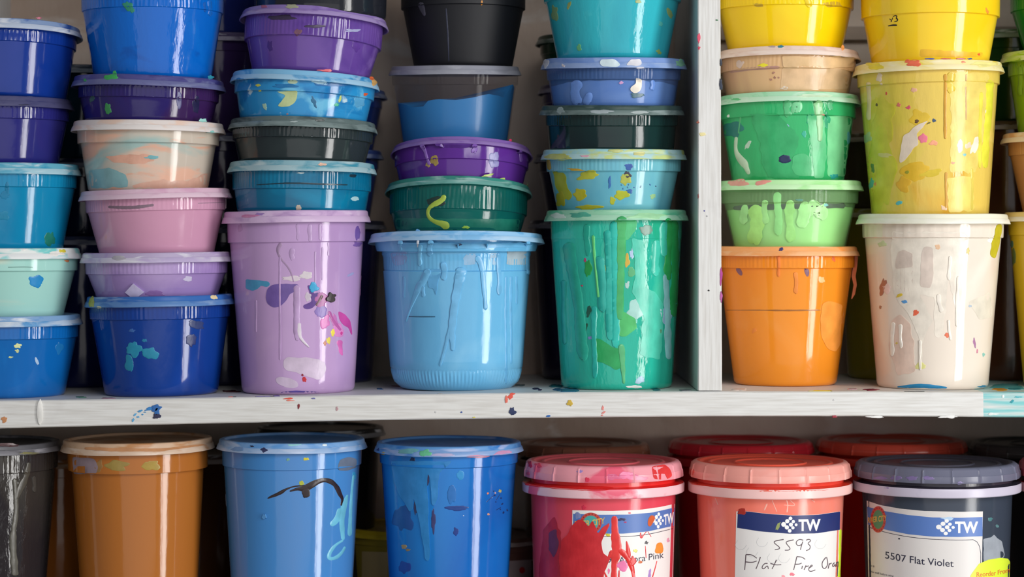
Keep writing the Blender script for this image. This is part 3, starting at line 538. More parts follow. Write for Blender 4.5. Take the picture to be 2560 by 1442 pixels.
# ---------------------------------------------------------------- flat shapes that follow a wall: labels, print, handwriting, torn splats
from mathutils.geometry import delaunay_2d_cdt
class Dec:
    def __init__(s, t): s.t = t; s.V = []; s.F = []; s.I = []; s.m = []
    def mi(s, m):
        if m not in s.m: s.m.append(m)
        return s.m.index(m)
    def P(s, x, y, h): a, z = t_hit(s.t, x, y); return t_pos(s.t, a, max(z, .0004), h)
    def band(s, top, bot, m, h, nu=28, nv=6):
        k = s.mi(m); o = len(s.V)
        for j in range(nv+1):
            for i in range(nu+1):
                u = i/nu; xt = top[0][0]+(top[-1][0]-top[0][0])*u; xb = bot[0][0]+(bot[-1][0]-bot[0][0])*u
                yt = interp(top, xt); yb = interp(bot, xb); f = j/nv; s.V.append(s.P(xt+(xb-xt)*f, yt+(yb-yt)*f, h))
        for j in range(nv):
            for i in range(nu): a = o+j*(nu+1)+i; s.F.append((a, a+nu+1, a+nu+2, a+1)); s.I.append(k)
    def poly(s, pts, m, h, step=9, wob=0, skirt=True):
        k = s.mi(m)
        # densify the outline
        P = []
        n = len(pts)
        for i in range(n):
            (x0, y0), (x1, y1) = pts[i], pts[(i+1) % n]; c = max(1, int(math.hypot(x1-x0, y1-y0)/4))
            for j in range(c):
                f = j/c; x = x0+(x1-x0)*f; y = y0+(y1-y0)*f
                if wob: q = Vector((x*.09, y*.09, 2)); x += wob*noise.noise(q); y += wob*noise.noise(q+Vector((9, 9, 9)))
                P.append(Vector((x, y)))
        if wob:
            for _ in range(2): P = [(P[i-1]+P[i]*2+P[(i+1) % len(P)])/4 for i in range(len(P))]
        nb = len(P); vs = list(P)
        x0 = min(p.x for p in P); x1 = max(p.x for p in P); y0 = min(p.y for p in P); y1 = max(p.y for p in P)
        y = y0+step/2
        while y < y1:
            x = x0+step/2
            while x < x1: vs.append(Vector((x, y))); x += step
            y += step*2
        r = delaunay_2d_cdt(vs, [(i, (i+1) % nb) for i in range(nb)], [], 1, 1e-4)
        o = len(s.V)
        bs = set()
        for v in r[0]: s.V.append(s.P(v.x, v.y, h))
        for f in r[2]:
            a, b, c = [r[0][i] for i in f[:3]]
            ar = (b.x-a.x)*(c.y-a.y)-(b.y-a.y)*(c.x-a.x)
            g = tuple(o+i for i in (f if ar < 0 else f[::-1])); s.F.append(g); s.I.append(k)
        if skirt and h > .00015:
            o2 = len(s.V)
            for v in P: s.V.append(s.P(v.x, v.y, h))
            for v in P: s.V.append(s.P(v.x, v.y, 0))
            for i in range(nb): j = (i+1) % nb; s.F.append((o2+i, o2+j, o2+nb+j, o2+nb+i)); s.I.append(k)
    def disc(s, x, y, rx, ry, m, h, n=24, ry2=None):
        k = s.mi(m); o = len(s.V); s.V.append(s.P(x, y, h))
        for f in (.5, 1):
            for i in range(n): a = 2*PI*i/n; s.V.append(s.P(x+rx*f*math.cos(a), y-ry*f*math.sin(a), h))
        for i in range(n):
            j = (i+1) % n; s.F.append((o, o+1+i, o+1+j)); s.F.append((o+1+i, o+1+n+i, o+1+n+j, o+1+j)); s.I += [k, k]
    def line(s, pts, m, h):
        k = s.mi(m); V, F = strip(s.t, pts, '', .00004, lift=h, VF=1); o = len(s.V); s.V += V
        for f in F: s.F.append(tuple(o+i for i in f)); s.I.append(k)
    def text(s, txt, base, hpx, m, h, bold=0):
        """base = baseline as photo points; glyphs are stretched to fill it"""
        k = s.mi(m)
        cu = bpy.data.curves.new('print', 'FONT'); cu.body = txt; cu.size = 1; cu.resolution_u = 4; cu.offset = bold
        ob = bpy.data.objects.new('print', cu); C.objects.link(ob); bpy.context.view_layer.update()
        me = ob.evaluated_get(bpy.context.evaluated_depsgraph_get()).to_mesh()
        import bmesh
        bm = bmesh.new(); bm.from_mesh(me); bmesh.ops.triangulate(bm, faces=bm.faces[:])
        for _ in range(3):
            es = [e for e in bm.edges if e.calc_length() > .16]
            if es: bmesh.ops.subdivide_edges(bm, edges=es, cuts=1); bmesh.ops.triangulate(bm, faces=[f for f in bm.faces if len(f.verts) > 3])
        bm.verts.index_update(); vs = [v.co.copy() for v in bm.verts]; fs = [tuple(v.index for v in f.verts) for f in bm.faces]; bm.free()
        bpy.data.objects.remove(ob); bpy.data.curves.remove(cu)
        x0 = min(v.x for v in vs); x1 = max(v.x for v in vs); cap = .70
        o = len(s.V)
        for v in vs:
            x = base[0][0]+(base[-1][0]-base[0][0])*(v.x-x0)/(x1-x0); s.V.append(s.P(x, interp(base, x)-v.y/cap*hpx, h))
        for f in fs: s.F.append(tuple(o+i for i in f)); s.I.append(k)
    def done(s, name, smooth=True): return mkobj(name, s.V, s.F, s.m, s.t.e, s.I, smooth=smooth, sharp=50)
def splat(t, pts, col, th=.0002, wob=3, name='paint_splat', rough=.28):
    d = Dec(t); d.poly(pts, pm(col, rough), th, wob=wob); return d.done(name)
def many(t, rows):
    for r in rows: blob(t, *r[:5], **({'rot': r[5]} if len(r) > 5 and r[5] is not None else {}), **({'th': r[6]} if len(r) > 6 else {}))

# leftmost stack
many(A5, [(45, 864, 9, 6, 'D6DCA0'), (43, 877, 5, 4, 'C8D098'), (26, 893, 6, 2.5, 'C8D8A0'), (92, 903, 4, 11, 'A4BEDC', 15), (148, 870, 9, 16, '1A74B8')])
many(A4, [(90, 703, 19, 14, '1488C8', -15), (60, 625, 5, 2, 'F0F0EC'), (155, 627, 9, 4, 'E0D040'), (140, 634, 22, 6, 'EEEDE8'), (168, 652, 6, 3, 'D88858')])
d = Dec(A4); d.line([(20, 668, 1), (60, 667, 1.2), (82, 668, 1)], pm('6A9890'), .0001); d.done('paint_line')
many(A3, [(125, 598, 12, 18, '1A7C6C'), (12, 488, 12, 9, '0E7CA8'), (18, 470, 5, 14, '0C7AA4'), (10, 538, 14, 12, '1484AC')])
many(A2, [(60, 262, 14, 1.5, '34344C')]); many(A1, [(97, 45, 7, 2.5, 'B04868')])
# second stack
many(B5, [(333, 872, 18, 19, '1C86A8'), (324, 908, 11, 22, '1A80A2', 8), (372, 885, 20, 15, '1E8AAC'), (361, 851, 7, 4, '1E7CA8'), (330, 826, 8, 4, '3A68B0'), (229, 755, 8, 13, '9CA03A'), (535, 743, 9, 6, 'E8D4A4'), (248, 768, 6, 3, 'D8D0A0'), (490, 810, 22, 10, '26386E', -25), (478, 850, 12, 16, '22306A')])
d = Dec(B4); d.poly([(314, 731), (334, 709), (361, 730), (346, 742), (330, 744)], pm('CCC2E4', .6), .0012); d.done('paper_flake')
many(B4, [(470, 697, 12, 7, 'C8C0DC'), (390, 735, 26, 8, '8C6AA8'), (300, 645, 20, 5, 'B4B0B8')])
d = Dec(B3); d.line([(270, 517, 3), (310, 519, 4.5), (345, 518, 4), (385, 512, 3)], pm('7E6676'), .0001); d.line([(495, 508, 1), (560, 506, 1)], pm('9C7C90'), .0001); d.done('marker_line')
drip(B3, 566, 488, 520, 4, 'C49CB4', lean=9)
many(B2, [(507, 301, 11, 5, 'A4DCD4'), (530, 330, 5, 4, '8CCCC4'), (380, 393, 16, 4, '74B0B8')])
splat(B2, [(262, 392), (340, 384), (382, 388), (388, 402), (350, 410), (290, 408)], 'D8A48E', .0001, 6); splat(B2, [(222, 425), (280, 420), (318, 440), (322, 468), (230, 470)], '84B0B4', .0001, 8); splat(B2, [(330, 462), (400, 450), (470, 452), (500, 440), (520, 430), (516, 468), (330, 470)], 'D4A894', .0001, 8)
many(B1, [(275, 193, 16, 7, '3AA254'), (287, 186, 5, 8, '3AA254'), (212, 200, 4, 3, '3A9A50'), (270, 273, 8, 14, '3C9454'), (230, 247, 5, 9, '345A58', -30), (527, 193, 7, 5, '2C8EA4'), (490, 263, 9, 20, '26244C'), (447, 255, 7, 18, '5A5A88')])
many(B0, [(320, 14, 14, 10, '2C8870', -20), (330, 26, 5, 7, '2C8870')]); drip(B0, 525, 0, 40, 5, '1268C4'); drip(B0, 512, 5, 30, 3, '0E5CB4')
# third stack
t = C5
splat(t, [(614, 697), (640, 700), (672, 703), (676, 712), (668, 718), (650, 713), (646, 722), (630, 727), (616, 722)], '4E9CC4')
splat(t, [(682, 712), (700, 709), (748, 711), (738, 727), (722, 736), (716, 752), (700, 766), (684, 769), (668, 757), (664, 740), (668, 722)], '6E559E')
many(t, [(802, 750, 14, 20, 'B468A6'), (802, 781, 16, 13, '8A72B8', 20), (812, 806, 12, 17, 'DC7AC0'), (836, 802, 8, 20, 'C070B4', 20), (845, 826, 13, 14, 'D884C4')])
splat(t, [(768, 711), (780, 714), (784, 735), (796, 730), (796, 746), (788, 762), (774, 774), (758, 770), (757, 762), (772, 757), (780, 754), (776, 738)], '5E3C8C')
strip(t, [(790, 764, 3), (799, 750, 4), (806, 737, 4)], '745460', .0004)
splat(t, [(845, 776), (862, 785), (876, 803), (882, 840), (876, 836), (872, 818), (860, 815), (848, 800)], 'C0449C')
strip(t, [(848, 850, 8), (851, 868, 6), (852, 880, 4), (856, 888, 2)], 'D468B4', .0003); strip(t, [(822, 778, 5), (832, 800, 3), (852, 826, 4)], 'B85AA4')
many(t, [(784, 719, 11, 12, '36A4D4', None, .0007), (827, 743, 12, 11, '2C2024', None, .0016), (832, 832, 5, 10, 'E6D44A'), (821, 850, 6, 8, 'E4D048'), (812, 858, 3, 6, 'C87A50'), (853, 833, 3, 5, 'C83C90'),
         (766, 688, 17, 10, 'D6CCD4'), (729, 696, 24, 6, 'D2C4D0'), (770, 742, 8, 12, 'CEC0D0'), (761, 948, 5, 7, 'C02030', 20), (756, 937, 3, 3, '8A1830'), (894, 582, 7, 15, '6C509C'), (893, 611, 11, 7, '7C5CA4'), (876, 686, 10, 3, 'A0A0D0', 30), (906, 715, 5, 25, 'B070A8'), (600, 570, 6, 10, 'B48CBC')])
splat(t, [(708, 900), (720, 892), (745, 894), (775, 893), (812, 903), (815, 925), (806, 946), (792, 950), (770, 940), (755, 935), (720, 928), (710, 918)], 'CFBCD4', .00015, 5)
splat(t, [(688, 946), (700, 941), (725, 944), (745, 955), (748, 966), (735, 972), (710, 965), (692, 958)], 'CCB8D2', .00015, 5)
strip(t, [(742, 712, 9), (742, 780, 8), (741, 830, 8), (744, 852, 6)], 'B898C6', .0006); strip(t, [(748, 806, 5), (748, 840, 5), (760, 855, 3), (773, 868, 1.5)], 'DCD2DE', .0008)
strip(t, [(703, 607, 6), (693, 624, 4), (700, 645, 2.5), (716, 662, 2), (728, 680, 2), (734, 705, 2)], 'A488AC', .0003)
for x, y0, y1, w in ((700, 640, 900, 2.2), (788, 628, 715, 1.8), (805, 618, 700, 2.4), (822, 605, 640, 3), (775, 560, 604, 5), (745, 560, 600, 4), (800, 560, 600, 4), (730, 620, 650, 6), (640, 750, 830, 2)): drip(t, x, y0, y1, w, 'B898C6', .0004)
splat(t, [(700, 980), (740, 976), (800, 980), (800, 986), (700, 987)], '5A48A0', .0002, 1)
many(C5, [(625, 540, 20, 4, 'C07AA8'), (650, 535, 10, 3, '9878B8')])
many(C4, [(888, 496, 9, 6, 'A4CCD4'), (746, 521, 7, 8, 'C4B4A4'), (805, 411, 10, 4, 'D4A890'), (752, 432, 10, 2, 'B8CCD0'), (880, 440, 10, 4, '0A2A3A')]); d = Dec(C4); d.line([(640, 462, 1), (720, 457, 2), (800, 460, 2), (870, 462, 1.5)], pm('083040'), .00012); d.done('marker_line')
many(C3, [(718, 285, 3, 1.5, 'C07050'), (800, 300, 12, 3, '303C3C'), (735, 304, 9, 2, 'A8B4B4')])
splat(C2, [(690, 228), (745, 226), (742, 245), (738, 258), (720, 267), (692, 266), (705, 252), (715, 238)], 'C4D49C'); splat(C2, [(716, 203), (732, 197), (748, 205), (742, 210), (720, 209)], 'B8CCB0', wob=2)
many(C2, [(662, 266, 5, 9, 'A8CCB8', 30), (842, 262, 6, 4, '2CB088'), (850, 247, 3, 9, 'C0CC60', -20), (930, 196, 5, 5, 'D86838'), (936, 206, 6, 8, 'D8A860'), (914, 236, 5, 4, 'D85C30'), (645, 213, 6, 3, 'D0CC50'), (650, 227, 4, 2, 'D0CC50'), (800, 205, 22, 5, 'A8D0E4', -10), (815, 176, 18, 3, 'D4606A'), (898, 255, 12, 14, '5CA8D4'), (600, 200, 10, 6, '3E84BC'), (785, 255, 5, 14, '2C6C94', 20), (710, 215, 30, 5, '1E74B0'), (820, 212, 40, 5, '1A6CAC')])
many(C1, [(700, 44, 38, 6, '382A48'), (790, 66, 24, 5, '3C2E50'), (745, 80, 9, 9, '7A5468'), (728, 16, 16, 5, 'A4A48C'), (890, 115, 10, 12, '5A3490', 20), (675, 115, 8, 14, '4C2C80'), (660, 16, 8, 4, 'A05878'), (880, 76, 18, 4, 'A0A4CC')])
# large light blue tub
t = D4; cc = '6CB4E2'
strip(t, [(1155, 668, 16), (1148, 700, 13), (1136, 760, 11), (1129, 830, 10), (1132, 858, 6), (1132, 877, 5)], cc, .0011)
strip(t, [(1126, 815, 5), (1114, 866, 4), (1100, 916, 3)], cc, .0008)
strip(t, [(1190, 640, 10), (1204, 660, 7), (1210, 720, 6), (1214, 775, 5)], cc, .001); drip(t, 1247, 632, 737, 5, cc, .001); drip(t, 1110, 655, 700, 7, cc, .001); drip(t, 1320, 600, 686, 4, cc, .0009)
strip(t, [(1072, 672, 9), (1060, 700, 10), (1045, 722, 9), (1030, 760, 3), (1015, 805, 1.5)], cc, .0008); drip(t, 1058, 715, 742, 4, cc, .0008); drip(t, 1050, 610, 664, 5, '72B8E0', .0012)
drip(t, 1000, 600, 628, 5, cc, .0008); drip(t, 1075, 600, 640, 6, cc, .0008); splat(t, [(1075, 672), (1110, 672), (1095, 700), (1090, 740), (1085, 720), (1072, 720), (1068, 700)], '62ACDE', .0004)
splat(t, [(1268, 626), (1318, 626), (1316, 662), (1266, 662)], 'AABCC8', .0001, 2); splat(t, [(1155, 650), (1165, 634), (1190, 633), (1202, 660), (1160, 664)], '8CB4D4', .0001, 3); splat(t, [(975, 632), (1020, 630), (1015, 660), (985, 664)], '7CA8D4', .0001, 3); splat(t, [(1225, 632), (1245, 632), (1243, 662), (1228, 662)], '98BCD8', .0001, 2)
splat(t, [(1000, 607), (1330, 607), (1330, 616), (1180, 622), (1000, 618)], '6CB6E4', .0004, 3)
d = Dec(t); d.line([(1020, 791, 1), (1050, 791.5, 1.6), (1088, 791.5, 1.2)], pm('3C6C8C'), .0001); d.done('marker_line')
many(t, [(1147, 612, 7, 3.5, '20345C', 15, .0008), (1048, 585, 8, 12, '68A8E0', 30), (1172, 583, 30, 5, 'A4C4E0'), (985, 590, 20, 6, '88A8DC')]); drip(t, 1045, 600, 618, 3, 'D8DCE4')
for i, (x, y1) in enumerate(((1010, 745), (1292, 760), (1278, 910), (1265, 960))): drip(t, x, 690, y1, 3, '6AB2E2', .0003)
t = D3
strip(t, [(1112, 487, 5), (1106, 500, 8), (1092, 508, 7), (1078, 514, 5), (1068, 528, 5), (1072, 545, 5), (1090, 556, 5), (1110, 560, 10), (1122, 570, 10)], 'A4BC48', .0004); blob(t, 1090, 503, 22, 11, '14302C', .0002); many(t, [(1218, 438, 15, 3, 'A4C048', 12), (1252, 449, 12, 3, 'A8C060', 15), (1322, 462, 6, 4, '90C060', 40), (1165, 568, 8, 4, '8CB840'), (1240, 452, 7, 2, 'D8DCD8')])
splat(t, [(988, 545), (1300, 548), (1296, 576), (990, 574)], '14705E', .0001, 2)
many(D2, [(1086, 402, 11, 12, '9C8648'), (1276, 351, 3, 4, 'C83860'), (1070, 412, 6, 6, 'A89060'), (1235, 400, 14, 22, '8E8CC0')]); strip(D2, [(1052, 360, 6), (1062, 375, 4), (1068, 398, 3), (1074, 412, 5)], '8C68B8', .0006); drip(D2, 1186, 360, 382, 7, '8058B0'); drip(D2, 1302, 372, 405, 3, '7850A8'); splat(D2, [(1085, 358), (1180, 358), (1195, 366), (1160, 370), (1090, 366)], '5E3490', .0005)
for pts, c in (([(1115, 20, 1.5), (1120, 90, 2), (1122, 155, 1)], '34384C'), ([(1050, 6, 9), (1062, 40, 3)], '484854'), ([(1205, 0, 2), (1204, 14, 2)], 'D08830')): strip(D0, pts, c, .0002)
# stack beside the divider
t = E4
for x, y0, y1, w, c, l in ((1424, 605, 900, 13, '1EA890', 36), (1485, 765, 945, 6, '24B4A6', 2), (1408, 700, 860, 6, '20A696', 4), (1520, 575, 850, 9, '24B4A4', 6), (1536, 552, 868, 10, '22BCAC', 2), (1466, 560, 640, 7, '20AC94', 4), (1500, 640, 780, 10, '22AA9C', 8), (1671, 545, 700, 8, '26A455', 0), (1688, 550, 790, 9, '1C9A50', -4), (1640, 600, 690, 9, '40C4AC', 0), (1660, 552, 640, 10, '38BCA4', 0)): drip(t, x, y0, y1, w, c, .0008, l)
splat(t, [(1578, 596), (1606, 598), (1612, 640), (1612, 720), (1640, 730), (1658, 760), (1655, 850), (1650, 900), (1600, 888), (1605, 830), (1608, 790), (1590, 745), (1577, 730), (1588, 700), (1586, 650)], '4CCAB0', .00025, 6)
splat(t, [(1519, 773), (1545, 770), (1558, 780), (1588, 795), (1592, 820), (1565, 842), (1552, 842), (1540, 830), (1538, 808)], '4CBC6C', .0004)
strip(t, [(1555, 540, 16), (1553, 600, 11), (1552, 680, 10), (1549, 760, 10), (1550, 800, 8)], '48B46C', .0011)
strip(t, [(1553, 860, 9), (1556, 900, 7), (1560, 960, 3)], '5CBC80', .0008)
splat(t, [(1485, 846), (1500, 846), (1530, 868), (1556, 872), (1558, 915), (1540, 925), (1505, 905), (1485, 900)], '22A45C', .0003)
splat(t, [(1535, 550), (1592, 550), (1590, 575), (1570, 600), (1550, 600), (1540, 575)], '50C080', .0006)
strip(t, [(1483, 588, 4), (1486, 640, 3), (1491, 690, 2.5), (1497, 745, 4)], '64D07C', .0009)
many(t, [(1469, 672, 9, 19, '22A04C'), (1501, 672, 10, 22, '6C9C44'), (1568, 652, 6, 16, 'D4AC44'), (1590, 776, 22, 22, 'A4D4CC', 40), (1626, 760, 10, 28, 'C8CCDC', 15), (1643, 785, 16, 26, 'BCDCE8', 20), (1668, 785, 12, 24, '94BCD8'), (1568, 712, 6, 9, 'B8D8D4'), (1579, 635, 5, 13, 'B4CCE8'), (1477, 845, 7, 4, '8490C8'), (1473, 780, 6, 13, '1A5848', -10), (1463, 822, 5, 14, '1C5440', -20), (1649, 830, 8, 9, '64906C'), (1600, 950, 14, 8, 'A8C8DC', 20), (1584, 967, 18, 4, 'ECECE8'), (1616, 575, 14, 12, '6E9484'), (1463, 650, 3, 6, 'B84870'), (1455, 714, 3, 2, 'C04060'), (1607, 690, 3, 7, 'B86848'), (1580, 680, 12, 10, '5CB47C')])
strip(t, [(1664, 684, 7), (1668, 760, 7), (1670, 860, 9), (1672, 898, 6)], '8ECCD0', .0006)
many(E4, [(1395, 540, 18, 7, 'C8DCD0'), (1450, 537, 26, 6, '4AA48C'), (1620, 540, 40, 8, '9CD4A4')])
t = E3
splat(t, [(1382, 425), (1412, 432), (1420, 470), (1432, 488), (1424, 502), (1404, 494), (1390, 470)], 'AAB02A', .0002, 5)
many(t, [(1470, 438, 27, 11, 'B4B83C', 10), (1450, 486, 16, 14, 'B8B424', -30), (1402, 500, 12, 20, 'B0AC28'), (1472, 518, 30, 7, 'B8B42C'), (1555, 487, 19, 12, 'B4BC34', 15), (1531, 500, 7, 10, 'B8BC34', -20), (1563, 449, 15, 14, 'B0B854'), (1569, 437, 9, 8, '40404C'), (1440, 424, 20, 3, 'D0A42C', -4), (1572, 416, 9, 9, '2C58A0'), (1524, 455, 4, 15, '3C74B4'), (1574, 478, 9, 5, '3468A8'), (1632, 490, 8, 6, '9CC890'), (1398, 392, 32, 8, 'BCC46C'), (1540, 377, 18, 4, 'B8C078'), (1462, 390, 12, 3, 'D8A8B8'), (1600, 384, 16, 5, 'D0D090')]); specks(t, 1525, 460, 1650, 472, 10, ['3C6CA8', '506C90'], (1, 2.2))
strip(t, [(1370, 398, 4), (1374, 425, 5)], 'B09C38', .0004)
t = E1
splat(t, [(1588, 195), (1604, 196), (1605, 215), (1598, 230), (1585, 234), (1574, 228), (1578, 215), (1590, 208)], 'E8E0D2', .0005, 3)
many(t, [(1592, 238, 15, 6, '486E7C'), (1553, 207, 5, 4, 'C898C8'), (1700, 157, 11, 9, '90CCA8'), (1365, 158, 7, 12, 'D0D4E0'), (1408, 163, 5, 3, 'D8D4DC', -30), (1600, 170, 8, 3, 'D8D8E4')])
splat(t, [(1502, 148), (1535, 147), (1552, 160), (1545, 167), (1510, 167), (1498, 158)], 'D0E2EA', .0004, 4); splat(t, [(1575, 148), (1600, 147), (1608, 160), (1590, 166), (1565, 162)], 'DCDCE4', .0004, 4)
for x, y0, y1, w in ((1440, 200, 262, 12), (1470, 232, 262, 9), (1632, 200, 225, 5)): drip(t, x, y0, y1, w, '6C94DC', .0004)
many(E2, [(1500, 279, 30, 5, '9CA8AC'), (1600, 280, 20, 4, 'A4B0B0'), (1400, 276, 10, 8, '8A9C9C')])
many(E0, [(1387, 32, 9, 18, '7CA878', 10), (1422, 14, 4, 12, '98A860', -20), (1674, 32, 6, 12, '8CA868', 25), (1447, 120, 6, 8, '6CC080'), (1647, 130, 5, 7, '98B860', 20), (1595, 4, 8, 4, '98A868'), (1652, 60, 5, 6, '50B8B0')])
# right bay
t = F4
splat(t, [(1838, 670), (1852, 671), (1858, 688), (1853, 691), (1842, 680)], '86586A', .0002, 2); splat(t, [(2010, 670), (2022, 671), (2024, 690), (2018, 694), (2011, 682)], '80546A', .0002, 2)
many(t, [(1953, 623, 6, 4, '3A3264', 10), (2084, 648, 4, 6, 'E87040', 20), (1886, 825, 4, 8, 'EE8A30', -40), (2104, 800, 4, 12, 'EE9030'), (2054, 700, 8, 8, 'F8C080')])
drip(t, 1947, 640, 692, 3.5, 'F08438', .0008); drip(t, 1990, 680, 734, 5, 'F08E3C', .0008)
d = Dec(t); d.line([(1812, 775, .8), (1900, 775, 1.3), (1960, 776, 2), (2040, 775, 1.8), (2052, 775, .6)], pm('A4662C'), .0001); d.done('marker_line')
splat(t, [(2055, 760), (2070, 752), (2105, 760), (2100, 860), (2090, 880), (2068, 872), (2052, 840), (2050, 800)], 'F29C40', .0004, 3)
# peeled strip hanging from the orange lid
V = []; F = []
pk = [(2138, 640, 7), (2138, 665, 5), (2134, 690, 5), (2138, 712, 4), (2134, 735, 3.5), (2129, 747, 1)]
for i, (x, y, w) in enumerate(pk):
    for q, dd in ((-1, 0), (1, 0), (1, .0012), (-1, .0012)): V.append(t.inv @ Vector((wx(x+q*w, .1), .1+dd, wz(y, .1))))
for i in range(len(pk)-1):
    for q in range(4): F.append((i*4+q, (i+1)*4+q, (i+1)*4+(q+1) % 4, i*4+(q+1) % 4))
F += [(0, 1, 2, 3), tuple(len(V)-4+i for i in (3, 2, 1, 0))]
mkobj('peeled_paint_strip', [tuple(v) for v in V], F, pm('EE7426'), t.e)
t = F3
strip(t, [(1832, 520, 5), (1900, 518, 7), (1970, 516, 7), (2040, 515, 6), (2114, 514, 6)], '5A6E5C', .0001, 'painted_interior_shade')  # dark strip painted on, standing for the shaded interior above the paint
for x, y0, y1, w, c in ((1890, 512, 612, 16, 'ACEE84'), (1912, 500, 560, 8, 'A6EA94'), (1945, 480, 588, 9, '98E490'), (1975, 500, 605, 10, 'A4EA8C'), (2010, 505, 570, 14, 'ACF09C'), (2045, 505, 545, 22, 'B4F2A4'), (1860, 512, 560, 9, 'A8EC98')): drip(t, x, y0, y1, w, c, .0002)
many(t, [(1842, 457, 28, 8, 'E8A494'), (1908, 455, 18, 6, 'EC9C90', 10), (2065, 512, 5, 4, '80C8C0'), (2000, 500, 10, 3, '5C9480')])
t = F2
strip(t, [(2044, 250, 12), (2048, 290, 9), (2050, 335, 8), (2049, 354, 6)], '90CC94', .001)
splat(t, [(2018, 285), (2045, 285), (2062, 300), (2066, 380), (2060, 445), (2036, 445), (2030, 380), (2022, 330)], '58C484', .00025, 5)
splat(t, [(1875, 285), (1945, 285), (1960, 300), (2000, 345), (1980, 400), (2000, 445), (1920, 445), (1905, 400), (1900, 350), (1890, 330)], '30A868', .0003, 7)
splat(t, [(1985, 388), (2010, 382), (2028, 400), (2030, 440), (1992, 440), (1978, 420)], '48B878', .0004, 4)
splat(t, [(2068, 290), (2128, 290), (2112, 440), (2068, 442)], '7CD498', .0002, 4); drip(t, 1968, 250, 292, 9, '50B478'); drip(t, 2075, 250, 275, 6, '60BC88'); drip(t, 1990, 255, 280, 14, '74CC94')
many(t, [(1962, 398, 15, 11, '1C2C54', 5, .0006), (1934, 396, 8, 6, 'E4ECDC', 30), (1998, 407, 6, 4, 'ECF0E8'), (1963, 316, 9, 10, '94B4D8', 20), (1970, 333, 4, 6, 'E0C8A8'), (1835, 325, 24, 20, '1E7E74'), (1870, 362, 5, 13, 'C4DCC8', -35), (1821, 290, 4, 3, 'E8ECE4'), (1912, 373, 3, 3, 'D0E0C8'), (2027, 300, 13, 15, '22A272'), (2067, 300, 8, 20, '2CA878'), (2085, 440, 12, 6, '28A4A0'), (2122, 344, 5, 15, '60BCC4'), (2010, 334, 6, 8, '30AC90'), (2050, 436, 8, 6, '2C9CA0'), (2055, 287, 9, 3, 'D8A088')])
strip(t, [(1841, 342, 4), (1838, 375, 4), (1848, 395, 8), (1862, 410, 9), (1868, 425, 6), (1873, 436, 3)], 'C8DCC0', .0006); strip(t, [(1852, 290, 2), (1846, 335, 2)], '58B87C', .0004)
many(t, [(1840, 248, 12, 3, '60C080'), (2030, 240, 40, 4, 'CCE8C8')])
t = F1
strip(t, [(1824, 180, 3), (1870, 172, 4), (1950, 168, 4)], 'B88C80', .0002); splat(t, [(1955, 140), (2135, 142), (2132, 168), (2050, 170), (1958, 168)], 'DCB888', .0006, 3); splat(t, [(1955, 170), (2000, 168), (2125, 172), (2120, 222), (1952, 224)], 'DCB88E', .0002, 3)
many(t, [(1907, 163, 10, 5, 'E8DC2C', 5), (1951, 116, 9, 3, '1C7C94', 5), (2107, 119, 4, 6, 'F0A058'), (1850, 160, 10, 8, 'D8C0B4', 40), (1930, 116, 12, 2, 'B0A0A8'), (1962, 220, 9, 4, 'E4D4C4')]); specks(t, 1920, 180, 1950, 200, 6, ['A07060', 'B08070'], (1.5, 3))
for x in (2046, 2098, 2103): blob(t, x, 149, 1.6, 1.6, '4A3020', .0002)
t = F0
for a in ((1895, 12, 12, 5), (2085, 12, 24, 8)): blob(t, *a, 'C8A428', .0001)
drip(t, 2020, -10, 18, 8, 'F0D020'); 
t = G2
many(t, [(2206, 716, 8, 22, 'AC705C', -15), (2216, 722, 11, 11, 'EED0C8'), (2250, 738, 9, 4, 'E0C444', 20), (2261, 754, 7, 4, '5C98D0'), (2290, 781, 6, 8, 'E86C4C', -20), (2369, 838, 7, 6, 'E87858'), (2436, 856, 3, 13, 'A8749C', 8), (2443, 877, 2, 6, 'D08098'), (2201, 768, 3, 5, 'A87860'), (2344, 617, 7, 6, 'E8C09C', -30), (2420, 628, 4, 8, 'D8C46C'), (2242, 858, 3, 3, 'D8C060'), (2478, 600, 8, 7, 'F4F0E8'), (2459, 886, 3, 5, '88C0B4'), (2300, 915, 14, 8, 'E0DC90'), (2425, 765, 4, 3, 'A8B8C8'), (2205, 610, 12, 8, 'C8D4A8')])
splat(t, [(2492, 560), (2504, 560), (2498, 610), (2486, 648), (2474, 640), (2480, 600)], 'C4B828', .0005, 4)
for pts in ([(2240, 650), (2245, 628), (2262, 624), (2280, 632), (2282, 700), (2278, 725), (2258, 730), (2240, 710)], [(2303, 640), (2310, 615), (2332, 615), (2335, 700), (2325, 725), (2300, 720), (2300, 680)]): splat(t, pts, 'DCCCC0', .0001, 3)
splat(t, [(2230, 580), (2420, 580), (2420, 650), (2400, 760), (2385, 770), (2372, 690), (2362, 800), (2350, 850), (2338, 840), (2335, 740), (2300, 735), (2330, 800), (2308, 850), (2304, 920), (2298, 850), (2275, 790), (2235, 740), (2228, 650)], 'EBE2D4', .00012, 6)
for pts in ([(2240, 650), (2245, 628), (2262, 624), (2280, 632), (2282, 668), (2240, 672)], [(2303, 640), (2310, 617), (2332, 617), (2334, 690), (2325, 720), (2300, 716)]): splat(t, pts, 'D8C8BC', .0002, 3)
splat(t, [(2228, 800), (2250, 785), (2275, 810), (2285, 850), (2288, 930), (2245, 940), (2225, 880)], 'E6CCBC', .0002, 6); splat(t, [(2420, 755), (2475, 730), (2482, 790), (2450, 800)], 'E0D8C8', .0001, 5)
for x, y0, y1, w, l in ((2300, 850, 925, 3, 1), (2232, 805, 890, 5, -2), (2250, 810, 870, 4, 3), (2345, 735, 780, 5, 8), (2375, 640, 700, 4, -3), (2395, 690, 815, 4, -4), (2370, 800, 850, 3, 6)): drip(t, x, y0, y1, w, 'F0E8DC', .0008, l)
